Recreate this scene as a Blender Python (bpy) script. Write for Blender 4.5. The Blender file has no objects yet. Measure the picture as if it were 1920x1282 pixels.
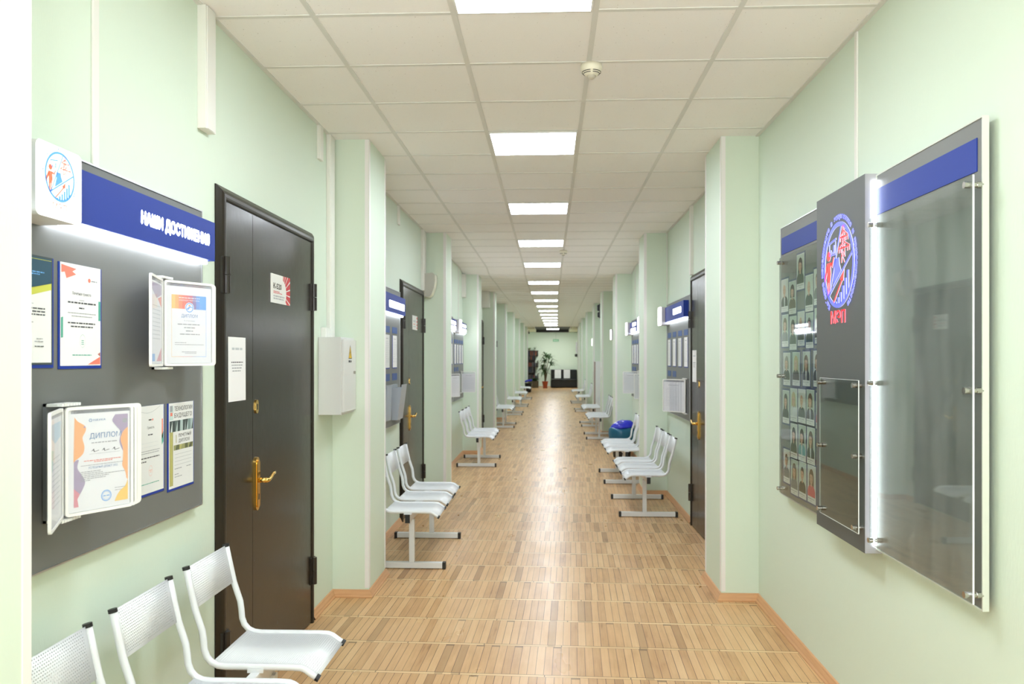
import bpy, math, random
from mathutils import Vector, Matrix
random.seed(7)
PI = math.pi
SC = bpy.context.scene
COL = SC.collection

# ------------------------------------------------------------------ camera, world, exposure
EYE = 1.595
cd = bpy.data.cameras.new('camera')
cam = bpy.data.objects.new('camera', cd)
COL.objects.link(cam)
cam.location = (0, 0, EYE)
cam.rotation_euler = (PI / 2, 0, math.atan(70 / 1530))
cd.sensor_width = 36
cd.lens = 1530 / 1920 * 36
cd.shift_y = 30 / 1920
cd.clip_start = .05
cd.clip_end = 200
cd.dof.use_dof = True
cd.dof.focus_distance = 3.7
cd.dof.aperture_fstop = 4.5
SC.camera = cam
W = bpy.data.worlds.new('world')
SC.world = W
W.use_nodes = True
W.node_tree.nodes['Background'].inputs[0].default_value = (.75, .85, 1, 1)
W.node_tree.nodes['Background'].inputs[1].default_value = .6
vs = SC.view_settings
vs.view_transform = 'Standard'
vs.look = 'None'
vs.gamma = 1
vs.use_curve_mapping = False
vs.exposure = 1.2
PANEL_POWER = 6.0          # LED ceiling panels; those near the camera are boosted to brighten the foreground
PANEL_GAIN = [1.8, 1.8, 2.2, 2.25, 1.85, 1.8, 1.8, 1.8]
FILL_DAYLIGHT_W = 30.0
ASSUMED_FLASH_W = 30.0             # assumed flash, unseen; added to brighten the near ceiling and walls         # daylight lamp and its window are added to brighten the near end


def lamp(name, loc, rot, sx, sy, watts, color):
    l = bpy.data.lights.new(name, 'AREA')
    l.shape = 'RECTANGLE'
    l.size = sx
    l.size_y = sy
    l.energy = watts
    l.color = color
    o = bpy.data.objects.new(name, l)
    o.location = loc
    o.rotation_euler = rot
    COL.objects.link(o)
    return o


lamp('fill_daylight', (0, -3.75, 1.85), (PI / 2, 0, 0), 2.2, 1.7, FILL_DAYLIGHT_W, (1, .98, .96))  # fill lamp added behind the camera to lift the near corridor
lamp('assumed_flash_fill', (0, -.7, 1.5), (PI - math.radians(28), 0, 0), .35, .35, ASSUMED_FLASH_W, (.97, .98, 1))  # upward fill lamp added by the camera, standing in for an assumed flash

# ------------------------------------------------------------------ materials
def lin(c):
    return tuple((x / 255 / 12.92 if x / 255 <= .04045 else ((x / 255 + .055) / 1.055) ** 2.4) for x in c)


MATS = {}


def mat(name, rgb=(200, 200, 200), rough=.5, metal=0., emit=0., spec=.5, coat=0.):
    if name in MATS:
        return MATS[name]
    m = bpy.data.materials.new(name)
    m.use_nodes = True
    b = m.node_tree.nodes['Principled BSDF']
    c = (*lin(rgb), 1)
    b.inputs['Base Color'].default_value = c
    b.inputs['Roughness'].default_value = rough
    b.inputs['Metallic'].default_value = metal
    b.inputs['Specular IOR Level'].default_value = spec
    b.inputs['Coat Weight'].default_value = coat
    if emit:
        b.inputs['Emission Color'].default_value = c
        b.inputs['Emission Strength'].default_value = emit
    MATS[name] = m
    return m


class NG:
    """small helper for node graphs"""
    def __init__(s, m):
        s.nt = m.node_tree
        s.b = s.nt.nodes['Principled BSDF']

    def n(s, t, **kw):
        x = s.nt.nodes.new(t)
        for k, v in kw.items():
            setattr(x, k, v)
        return x

    def l(s, a, b):
        s.nt.links.new(a, b)

    def math(s, op, a, b=None, c=None):
        x = s.n('ShaderNodeMath', operation=op)
        for i, v in enumerate((a, b, c)):
            if v is None:
                continue
            if isinstance(v, (int, float)):
                x.inputs[i].default_value = v
            else:
                s.l(v, x.inputs[i])
        return x.outputs[0]

    def pos(s):
        g = s.n('ShaderNodeNewGeometry')
        return g.outputs['Position']

    def mapping(s, vec, scale=(1, 1, 1), rot=(0, 0, 0)):
        m = s.n('ShaderNodeMapping')
        m.inputs['Scale'].default_value = scale
        m.inputs['Rotation'].default_value = rot
        s.l(vec, m.inputs['Vector'])
        return m.outputs[0]

    def noise(s, vec, scale, detail=2, rough=.5):
        x = s.n('ShaderNodeTexNoise')
        x.inputs['Scale'].default_value = scale
        x.inputs['Detail'].default_value = detail
        x.inputs['Roughness'].default_value = rough
        s.l(vec, x.inputs['Vector'])
        return x.outputs['Fac']

    def ramp(s, fac, stops):
        r = s.n('ShaderNodeValToRGB')
        e = r.color_ramp.elements
        while len(e) < len(stops):
            e.new(.5)
        for el, (p, c) in zip(e, stops):
            el.position = p
            el.color = (*lin(c), 1)
        s.l(fac, r.inputs[0])
        return r.outputs[0]

    def mix(s, fac, a, b):
        x = s.n('ShaderNodeMix', data_type='RGBA')
        if isinstance(fac, (int, float)):
            x.inputs[0].default_value = fac
        else:
            s.l(fac, x.inputs[0])
        for i, v in ((6, a), (7, b)):
            if isinstance(v, tuple):
                x.inputs[i].default_value = (*lin(v), 1)
            else:
                s.l(v, x.inputs[i])
        return x.outputs[2]

    def bump(s, h, strength=.3, dist=.002):
        x = s.n('ShaderNodeBump')
        x.inputs['Strength'].default_value = strength
        x.inputs['Distance'].default_value = dist
        s.l(h, x.inputs['Height'])
        s.l(x.outputs[0], s.b.inputs['Normal'])


def make_wallpaper():
    m = mat('wallpaper', (214, 230, 199), .55, spec=.35)
    g = NG(m)
    p = g.pos()
    a = g.noise(g.mapping(p, (60, 170, 34), (math.radians(52), 0, 0)), 1.0, 1)
    b = g.noise(p, 1.1, 2)
    g.l(g.mix(g.math('MULTIPLY', b, .6), (216, 230, 213), (219, 231, 215)), g.b.inputs['Base Color'])
    g.bump(a, .16, .003)
    return m


def make_floor():
    m = mat('parquet', (200, 160, 110), .28, spec=.3)
    g = NG(m)
    p = g.mapping(g.pos(), (1, 1, 1), (0, 0, math.radians(1.6)))
    sx = g.n('ShaderNodeSeparateXYZ')
    g.l(p, sx.inputs[0])
    x, y = sx.outputs[0], sx.outputs[1]
    ry = g.math('DIVIDE', g.math('ADD', y, 20.0), .43)
    ri = g.math('FLOOR', ry)
    fy = g.math('FRACT', ry)
    cross = g.math('LESS_THAN', fy, .062)
    def wn(a, b, seed):
        c = g.n('ShaderNodeCombineXYZ')
        g.l(a, c.inputs[0]); g.l(b, c.inputs[1]); c.inputs[2].default_value = seed
        w = g.n('ShaderNodeTexWhiteNoise', noise_dimensions='3D')
        g.l(c.outputs[0], w.inputs['Vector'])
        return w.outputs['Value']
    z0 = g.math('MULTIPLY', ri, 0.0)
    off = wn(ri, z0, 3.3)
    px = g.math('ADD', g.math('DIVIDE', g.math('ADD', x, 20.0), .0425), g.math('MULTIPLY', off, 1.0))
    pi = g.math('FLOOR', px)
    fx = g.math('FRACT', px)
    cx = g.math('ADD', g.math('DIVIDE', g.math('ADD', x, 20.0), .43), off)
    ci = g.math('FLOOR', cx)
    fcx = g.math('FRACT', cx)
    r1 = wn(pi, ri, 1.1)
    r2 = wn(ci, ri, 5.7)
    grain = g.noise(g.mapping(p, (70, 3.2, 1)), 1.0, 4, .6)
    blot = g.noise(g.mapping(p, (9, 3, 1)), 1.0, 3, .55)
    v = g.math('ADD', g.math('MULTIPLY', r1, .46), g.math('MULTIPLY', grain, .48))
    v = g.math('ADD', v, g.math('MULTIPLY', g.math('SUBTRACT', blot, .5), .6))
    plank = g.ramp(v, [(.08, (152, 110, 70)), (.20, (190, 146, 100)), (.52, (212, 170, 121)), (.95, (226, 190, 143))])
    strip = g.ramp(g.math('ADD', g.math('MULTIPLY', r2, .6), g.math('MULTIPLY', blot, .4)), [(.1, (214, 178, 128)), (.9, (234, 203, 155))])
    col = g.mix(cross, plank, strip)
    gap = g.math('LESS_THAN', g.math('MINIMUM', fx, g.math('SUBTRACT', 1.0, fx)), .036)
    gap = g.math('MULTIPLY', gap, g.math('SUBTRACT', 1.0, cross))
    gapn = g.math('MULTIPLY', gap, g.math('ADD', .45, g.math('MULTIPLY', wn(pi, ri, 9.2), .55)))
    e1 = g.math('LESS_THAN', g.math('ABSOLUTE', g.math('SUBTRACT', fy, .062)), .006)
    e2 = g.math('LESS_THAN', fy, .006)
    gx = g.math('MULTIPLY', g.math('LESS_THAN', fcx, .012), cross)
    gaps = g.math('MAXIMUM', g.math('MAXIMUM', gapn, g.math('MULTIPLY', g.math('MAXIMUM', e1, e2), .75)), g.math('MULTIPLY', gx, .8))
    # worn dark scuffs here and there at plank ends
    sc = g.noise(g.mapping(p, (22, 6, 1)), 1.0, 2)
    scuff = g.math('MULTIPLY', g.math('GREATER_THAN', sc, .77), .25)
    col = g.mix(scuff, col, (120, 88, 58))
    col = g.mix(g.math('MULTIPLY', g.math('GREATER_THAN', wn(pi, ri, 4.4), .965), .42), col, (128, 88, 50))
    tip = g.math('MULTIPLY', g.math('GREATER_THAN', wn(pi, ri, 6.1), .93), g.math('GREATER_THAN', fy, .955))
    col = g.mix(g.math('MULTIPLY', tip, .6), col, (70, 46, 26))
    col = g.mix(gaps, col, (80, 52, 28))
    g.l(col, g.b.inputs['Base Color'])
    rn = g.noise(g.mapping(p, (5, 2, 1)), 1.0, 3)
    g.l(g.math('ADD', .21, g.math('MULTIPLY', rn, .2)), g.b.inputs['Roughness'])
    tilt = g.math('ADD', g.math('MULTIPLY', r1, .5), g.math('MULTIPLY', gaps, -1.0))
    g.bump(tilt, .12, .003)
    return m


def make_tile():
    m = mat('mineral_tile', (226, 219, 200), .9, spec=.2)
    g = NG(m)
    p = g.pos()
    v = g.n('ShaderNodeTexVoronoi')
    v.inputs['Scale'].default_value = 42
    g.l(g.mapping(p, (1, 1, .01)), v.inputs['Vector'])
    sel = g.n('ShaderNodeSeparateColor')
    g.l(v.outputs['Color'], sel.inputs[0])
    size = g.math('MULTIPLY', sel.outputs[0], .06)
    speck = g.math('MULTIPLY', g.math('LESS_THAN', v.outputs['Distance'], g.math('ADD', size, .03)), g.math('ADD', .15, sel.outputs[1]))
    v2 = g.n('ShaderNodeTexVoronoi')
    v2.inputs['Scale'].default_value = 120
    g.l(g.mapping(p, (1, 1, .01)), v2.inputs['Vector'])
    sp2 = g.math('MULTIPLY', g.math('LESS_THAN', v2.outputs['Distance'], .10), .22)
    base = g.mix(g.noise(p, .7, 2), (249, 248, 246), (246, 245, 242))
    col = g.mix(g.math('MAXIMUM', g.math('MULTIPLY', speck, .75), sp2), base, (120, 110, 96))
    g.l(col, g.b.inputs['Base Color'])
    return m


def make_perforated():
    m = mat('perforated_white_steel', (228, 230, 232), .3)
    g = NG(m)
    uv = g.n('ShaderNodeUVMap')
    sx = g.n('ShaderNodeSeparateXYZ')
    g.l(uv.outputs[0], sx.inputs[0])
    s = .0098
    vv = g.math('DIVIDE', sx.outputs[1], s * .866)
    row = g.math('FLOOR', vv)
    uu = g.math('ADD', g.math('DIVIDE', sx.outputs[0], s), g.math('MULTIPLY', g.math('MODULO', row, 2.0), .5))
    dx = g.math('SUBTRACT', g.math('FRACT', uu), .5)
    dy = g.math('MULTIPLY', g.math('SUBTRACT', g.math('FRACT', vv), .5), .866)
    d = g.math('ADD', g.math('MULTIPLY', dx, dx), g.math('MULTIPLY', dy, dy))
    hole = g.math('LESS_THAN', d, .026)
    # plain margin at the panel's own border
    mar = g.math('MULTIPLY', g.math('GREATER_THAN', sx.outputs[0], .022), g.math('LESS_THAN', sx.outputs[0], .338))
    mar = g.math('MULTIPLY', mar, g.math('GREATER_THAN', sx.outputs[1], .012))
    hole = g.math('MULTIPLY', hole, mar)
    g.l(g.math('SUBTRACT', 1.0, hole), g.b.inputs['Alpha'])
    return m


def make_door_paint():
    m = mat('brown_door_paint', (36, 29, 18), .16, spec=.45)
    g = NG(m)
    p = g.pos()
    a = g.noise(g.mapping(p, (60, 60, 22)), 1.0, 3, .6)
    b = g.noise(p, 2.2, 2)
    g.bump(g.math('ADD', g.math('MULTIPLY', a, .12), b), .10, .010)
    g.l(g.math('ADD', .17, g.math('MULTIPLY', a, .14)), g.b.inputs['Roughness'])
    return m


def make_wood(name, c1, c2, rough=.4):
    m = mat(name, c1, rough)
    g = NG(m)
    n = g.noise(g.mapping(g.pos(), (6, 3, 60)), 1.5, 4, .6)
    g.l(g.mix(n, c1, c2), g.b.inputs['Base Color'])
    return m


def make_acrylic(name='acrylic_sheet', tint=(238, 243, 240), boost=1.0):
    m = bpy.data.materials.new(name)
    m.use_nodes = True
    nt = m.node_tree
    nt.nodes.remove(nt.nodes['Principled BSDF'])
    out = nt.nodes['Material Output']
    t = nt.nodes.new('ShaderNodeBsdfTransparent')
    t.inputs[0].default_value = (*lin(tint), 1)
    gl = nt.nodes.new('ShaderNodeBsdfGlossy')
    gl.inputs['Roughness'].default_value = .03
    f = nt.nodes.new('ShaderNodeFresnel')
    f.inputs[0].default_value = 1.5
    mu = nt.nodes.new('ShaderNodeMath')
    mu.operation = 'MULTIPLY'
    mu.use_clamp = True
    # a thin sheet reflects alike from both sides
    gm = nt.nodes.new('ShaderNodeNewGeometry')
    ir = nt.nodes.new('ShaderNodeMapRange')
    ir.inputs['To Min'].default_value = 1.5
    ir.inputs['To Max'].default_value = 1 / 1.5
    nt.links.new(gm.outputs['Backfacing'], ir.inputs['Value'])
    nt.links.new(ir.outputs['Result'], f.inputs[0])
    nt.links.new(f.outputs[0], mu.inputs[0])
    mu.inputs[1].default_value = boost
    mx = nt.nodes.new('ShaderNodeMixShader')
    nt.links.new(mu.outputs[0], mx.inputs[0])
    nt.links.new(t.outputs[0], mx.inputs[1])
    nt.links.new(gl.outputs[0], mx.inputs[2])
    nt.links.new(mx.outputs[0], out.inputs[0])
    MATS[name] = m
    return m


def haze(m, amount):
    """slightly milky plastic"""
    nt = m.node_tree
    src = nt.nodes['Material Output'].inputs[0].links[0].from_socket
    d = nt.nodes.new('ShaderNodeBsdfDiffuse')
    d.inputs[0].default_value = (.82, .83, .85, 1)
    mx = nt.nodes.new('ShaderNodeMixShader')
    mx.inputs[0].default_value = amount
    nt.links.new(src, mx.inputs[1])
    nt.links.new(d.outputs[0], mx.inputs[2])
    nt.links.new(mx.outputs[0], nt.nodes['Material Output'].inputs[0])


WALLP = make_wallpaper()
FLOORM = make_floor()
TILE = make_tile()
PERF = make_perforated()
DOORM = make_door_paint()
FRAMEM = mat('brown_frame_paint', (36, 29, 20), .34, spec=.4)
SKIRT = make_wood('pine_skirting', (220, 172, 126), (200, 146, 100), .35)
ACR = make_acrylic(boost=.75)
DUSTY = make_acrylic('dusty_acrylic')
_nt = DUSTY.node_tree
_mx = _nt.nodes['Material Output'].inputs[0].links[0].from_socket
_df = _nt.nodes.new('ShaderNodeBsdfDiffuse')
_df.inputs[0].default_value = (.8, .82, .82, 1)
_m2 = _nt.nodes.new('ShaderNodeMixShader')
_no = _nt.nodes.new('ShaderNodeTexNoise')
_no.inputs['Scale'].default_value = 6
_no.inputs['Detail'].default_value = 6
_mp = _nt.nodes.new('ShaderNodeMapping')
_mp.inputs['Scale'].default_value = (1, 2.2, .5)
_ge = _nt.nodes.new('ShaderNodeNewGeometry')
_nt.links.new(_ge.outputs['Position'], _mp.inputs[0])
_nt.links.new(_mp.outputs[0], _no.inputs['Vector'])
_mr = _nt.nodes.new('ShaderNodeMapRange')
_mr.inputs['From Min'].default_value = .3
_mr.inputs['From Max'].default_value = .8
_mr.inputs['To Min'].default_value = .03
_mr.inputs['To Max'].default_value = .11
_nt.links.new(_no.outputs['Fac'], _mr.inputs['Value'])
_nt.links.new(_mr.outputs['Result'], _m2.inputs[0])
_nt.links.new(_mx, _m2.inputs[1])
_nt.links.new(_df.outputs[0], _m2.inputs[2])
_nt.links.new(_m2.outputs[0], _nt.nodes['Material Output'].inputs[0])
PLASTIC_CLEAR = make_acrylic('clear_pocket', (246, 247, 250), .6)
haze(PLASTIC_CLEAR, .16)
GLASS = make_acrylic('added_window_glass', (245, 250, 250), .8)
WHITE = mat('white_plastic', (236, 236, 232), .4)
TRIMW = mat('white_corner_trim', (238, 236, 234), .4)
TRUNK = mat('cable_trunk_plastic', (232, 231, 224), .45)
RAIL = mat('ceiling_rail', (222, 222, 217), .5)
STEEL_W = mat('white_painted_steel', (224, 226, 228), .3)
FOOTM = mat('grey_white_steel', (222, 223, 223), .35)
BLACK = mat('black_plastic', (22, 22, 24), .45)
ALU = mat('aluminium', (205, 207, 208), .3, 1.)
CHROME = mat('brushed_steel', (190, 186, 180), .22, 1.)
BRASS = mat('brass', (226, 186, 104), .18, 1.)
GREY = mat('grey_board', (112, 113, 111), .45)
GREY_D = mat('dark_grey_panel', (84, 87, 86), .45)
BLUE = mat('signage_blue', (26, 56, 152), .5, spec=.3)
CAPTION = mat('caption_blue', (52, 84, 146), .5)
NAVY = mat('portrait_blue', (40, 58, 120), .5)
LED_END = mat('far_led_diffuser', (255, 255, 255), .5, emit=PANEL_POWER * 5)
LED = mat('led_diffuser', (255, 255, 255), .5, emit=PANEL_POWER)
LIT = mat('lit_lettering', (255, 255, 255), .5, emit=5)
STRIP = mat('led_strip', (240, 247, 255), .5, emit=6)
LITBOX = mat('lit_opal_acrylic', (255, 255, 255), .3, emit=.5)
PAPER = mat('white_paper', (240, 240, 240), .6)
PAPER2 = mat('grey_white_paper', (225, 226, 224), .6)
INK = mat('black_ink', (66, 68, 74), .6)
INK2 = mat('grey_ink', (158, 160, 164), .6)
INKL = mat('pale_ink', (190, 196, 200), .6)
IBLUE = mat('blue_ink', (74, 128, 180), .6)
CORAL = mat('coral_ink', (240, 130, 110), .6)
TEAL = mat('teal_ink', (86, 170, 150), .6)
ORANGE = mat('orange_ink', (250, 178, 110), .6)
YELLOW = mat('yellow_ink', (250, 205, 90), .6)
PURPLE = mat('mauve_ink', (170, 152, 182), .6)
PINK = mat('rose_ink', (225, 140, 155), .6)
PETROL = mat('petrol_ink', (38, 78, 98), .6)
LIME = mat('lime_ink', (206, 208, 84), .6)
SKY = mat('sky_ink', (110, 175, 240), .6)
RED = mat('red_ink', (200, 60, 64), .6)
OLIVE = mat('olive_ink', (176, 172, 108), .6)
CREAMW = mat('cream_plastic', (238, 234, 214), .4)


# ------------------------------------------------------------------ mesh building
class MB:
    def __init__(s):
        s.v, s.f, s.mi, s.mats, s.uv = [], [], [], [], {}

    def m(s, material):
        if material not in s.mats:
            s.mats.append(material)
        return s.mats.index(material)

    def add(s, verts, faces, material):
        k = len(s.v)
        i = s.m(material)
        s.v += [tuple(v) for v in verts]
        for f in faces:
            s.f.append([k + a for a in f])
            s.mi.append(i)

    def box(s, x0, x1, y0, y1, z0, z1, material):
        if x0 > x1: x0, x1 = x1, x0
        if y0 > y1: y0, y1 = y1, y0
        if z0 > z1: z0, z1 = z1, z0
        v = [(x, y, z) for z in (z0, z1) for y in (y0, y1) for x in (x0, x1)]
        s.add(v, [(0, 2, 3, 1), (4, 5, 7, 6), (0, 1, 5, 4), (2, 6, 7, 3), (0, 4, 6, 2), (1, 3, 7, 5)], material)
        return s

    def hexa(s, p, material):
        """8 corners: bottom 4 ccw, top 4 ccw"""
        s.add(p, [(3, 2, 1, 0), (4, 5, 6, 7), (0, 1, 5, 4), (1, 2, 6, 5), (2, 3, 7, 6), (3, 0, 4, 7)], material)
        return s

    def cyl(s, p0, p1, r, material, n=16, r1=None, cap=True):
        return s.tube([p0, p1], [r, r if r1 is None else r1], material, n, cap)

    def tube(s, pts, r, material, n=10, cap=True):
        pts = [Vector(p) for p in pts]
        rs = r if isinstance(r, (list, tuple)) else [r] * len(pts)
        k = len(s.v)
        t0 = (pts[1] - pts[0]).normalized()
        a = Vector((0, 0, 1)) if abs(t0.z) < .9 else Vector((1, 0, 0))
        side = t0.cross(a).normalized()
        verts = []
        for i, p in enumerate(pts):
            if i == 0: t = pts[1] - pts[0]
            elif i == len(pts) - 1: t = pts[-1] - pts[-2]
            else: t = (pts[i + 1] - p).normalized() + (p - pts[i - 1]).normalized()
            t.normalize()
            side = (side - t * side.dot(t)).normalized()
            up = t.cross(side)
            for j in range(n):
                w = 2 * PI * j / n
                verts.append(p + (side * math.cos(w) + up * math.sin(w)) * rs[i])
        faces = []
        for i in range(len(pts) - 1):
            for j in range(n):
                q = (j + 1) % n
                faces.append((i * n + j, i * n + q, (i + 1) * n + q, (i + 1) * n + j))
        if cap:
            faces.append(tuple(range(n))[::-1])
            faces.append(tuple((len(pts) - 1) * n + j for j in range(n)))
        s.add(verts, faces, material)
        return s

    def lathe(s, prof, center, material, n=32, axis='z'):
        verts, faces = [], []
        for (r, h) in prof:
            for j in range(n):
                w = 2 * PI * j / n
                a, b = r * math.cos(w), r * math.sin(w)
                q = (a, b, h) if axis == 'z' else ((h, a, b) if axis == 'x' else (a, h, b))
                verts.append((center[0] + q[0], center[1] + q[1], center[2] + q[2]))
        for i in range(len(prof) - 1):
            for j in range(n):
                q = (j + 1) % n
                faces.append((i * n + j, i * n + q, (i + 1) * n + q, (i + 1) * n + j))
        faces.append(tuple(range(n))[::-1])
        faces.append(tuple((len(prof) - 1) * n + j for j in range(n)))
        s.add(verts, faces, material)
        return s

    def prism(s, poly, F, d0, d1, material, side=None):
        """2-D outline (u,v) in frame F, from depth d0 to d1 along n"""
        n = len(poly)
        v = [F.p(u, w, d0) for u, w in poly] + [F.p(u, w, d1) for u, w in poly]
        s.add(v, [tuple(range(n, 2 * n)), tuple(range(n))[::-1]], material)
        v2 = list(v)
        s.add(v2, [(i, (i + 1) % n, n + (i + 1) % n, n + i) for i in range(n)], side or material)
        return s

    def build(s, name, parent=None, bevel=0, smooth=False, loc=None, seg=2):
        me = bpy.data.meshes.new(name)
        o = bpy.data.objects.new(name, me)
        org = Vector((0, 0, 0))
        if parent is not None:
            org = WORG.get(parent.name, Vector((0, 0, 0)))
        elif loc is not None:
            org = Vector(loc)
            o.location = org
        me.from_pydata([tuple(Vector(v) - org) for v in s.v], [], s.f)
        for m_ in s.mats:
            me.materials.append(m_)
        me.polygons.foreach_set('material_index', s.mi)
        if smooth:
            me.polygons.foreach_set('use_smooth', [True] * len(me.polygons))
        me.update()
        COL.objects.link(o)
        WORG[o.name] = org
        if parent is not None:
            o.parent = parent
        if bevel:
            b = o.modifiers.new('bevel', 'BEVEL')
            b.width = bevel
            b.segments = seg
            b.limit_method = 'ANGLE'
            b.angle_limit = math.radians(50)
        return o


WORG = {}


def tag(o, label=None, cat=None, group=None, kind=None):
    if label: o['label'] = label
    if cat: o['category'] = cat
    if group: o['group'] = group
    if kind: o['kind'] = kind
    return o


def thing(name, label, cat, loc, group=None, kind=None):
    o = bpy.data.objects.new(name, None)
    COL.objects.link(o)
    o.location = loc
    o.empty_display_size = .1
    WORG[o.name] = Vector(loc)
    return tag(o, label, cat, group, kind)


def copy_tree(o, parent=None):
    c = o.copy()
    COL.objects.link(c)
    c.parent = parent
    WORG[c.name] = WORG.get(o.name, Vector((0, 0, 0)))
    for ch in list(o.children):
        copy_tree(ch, c)
    return c


class Frame:
    """a plane standing in the corridor: origin o, u to the viewer's right, v up, n towards the viewer"""
    def __init__(s, o, u, v=(0, 0, 1)):
        s.o, s.u, s.v = Vector(o), Vector(u).normalized(), Vector(v).normalized()
        s.n = s.u.cross(s.v).normalized()

    def p(s, a, b, d=0):
        return s.o + s.u * a + s.v * b + s.n * d


def on_left(x, y, z):
    return Frame((x, y, z), (0, 1, 0))


def on_right(x, y, z):
    return Frame((x, y, z), (0, -1, 0))


TEXT_CACHE = {}


def text_mesh(body, res=2):
    if (body, res) not in TEXT_CACHE:
        t = bpy.data.curves.new('lettering', 'FONT')
        t.body = body
        t.resolution_u = res
        o = bpy.data.objects.new('lettering', t)
        me = o.to_mesh()
        vs_ = [(v.co.x, v.co.y) for v in me.vertices]
        fs = [tuple(p.vertices) for p in me.polygons]
        o.to_mesh_clear()
        bpy.data.objects.remove(o)
        bpy.data.curves.remove(t)
        TEXT_CACHE[(body, res)] = (vs_, fs)
    return TEXT_CACHE[(body, res)]


class Print:
    """flat printing laid on a sheet, collected into an MB"""
    def __init__(s, F, mb=None, step=.0004):
        s.F, s.mb, s.k, s.step = F, mb or MB(), 1, step

    def poly(s, pts, m_, layer=None):
        d = (s.k if layer is None else layer) * s.step
        s.mb.add([s.F.p(u, v, d) for u, v in pts], [tuple(range(len(pts)))], m_)

    def rect(s, u0, v0, u1, v1, m_, layer=None):
        s.poly([(u0, v0), (u1, v0), (u1, v1), (u0, v1)], m_, layer)

    def up(s):
        s.k += 1
        return s

    def ellipse(s, cu, cv, ru, rv, m_, n=20, layer=None):
        s.poly([(cu + ru * math.cos(2 * PI * i / n), cv + rv * math.sin(2 * PI * i / n)) for i in range(n)], m_, layer)

    def ring(s, cu, cv, r, th, m_, n=32, sq=1.):
        d = s.k * s.step
        vs_ = []
        for i in range(n):
            w = 2 * PI * i / n
            for q in (r, r - th):
                vs_.append(s.F.p(cu + q * math.cos(w) * sq, cv + q * math.sin(w), d))
        s.mb.add(vs_, [(2 * i + 1, 2 * i, (2 * i + 2) % (2 * n), (2 * i + 3) % (2 * n)) for i in range(n)], m_)

    def line(s, u0, v0, u1, v1, w, m_):
        dx, dy = u1 - u0, v1 - v0
        L_ = math.hypot(dx, dy) or 1
        nx, ny = -dy / L_ * w / 2, dx / L_ * w / 2
        s.poly([(u0 - nx, v0 - ny), (u1 - nx, v1 - ny), (u1 + nx, v1 + ny), (u0 + nx, v0 + ny)], m_)

    def text(s, body, u, v, h, m_, align='c', w=None, rot=0, weight=0):
        vs_, fs = text_mesh(body)
        k = h / .729
        x0, x1 = min(a for a, b in vs_), max(a for a, b in vs_)
        kx = k if w is None else w / (x1 - x0)
        wid = (x1 - x0) * kx
        sh = {'c': -wid / 2, 'l': 0, 'r': -wid}[align]
        c, n = math.cos(rot), math.sin(rot)
        d = s.k * s.step
        for e in ([(0, 0)] if not weight else [(-weight, 0), (weight, 0), (0, weight), (0, -weight)]):
            P = []
            for a, b in vs_:
                x, y = (a - x0) * kx + sh + e[0], b * k + e[1]
                P.append(s.F.p(u + x * c - y * n, v + x * n + y * c, d))
            s.mb.add(P, fs, m_)
        return wid

    def lines(s, u0, v, w, h, m_, seed=1, align='l'):
        """an illegible line of small print: word-long dashes"""
        r = random.Random(seed)
        x = u0
        while x < u0 + w - h:
            q = min(r.uniform(2.0, 6.5) * h, u0 + w - x)
            s.rect(x, v, x + q, v + h, m_)
            x += q + h * .8


def sheet(F, w, h, m_, th=.0006, mb=None):
    mb = mb or MB()
    mb.prism([(0, 0), (w, 0), (w, h), (0, h)], F, 0, th, m_)
    return mb


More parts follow.
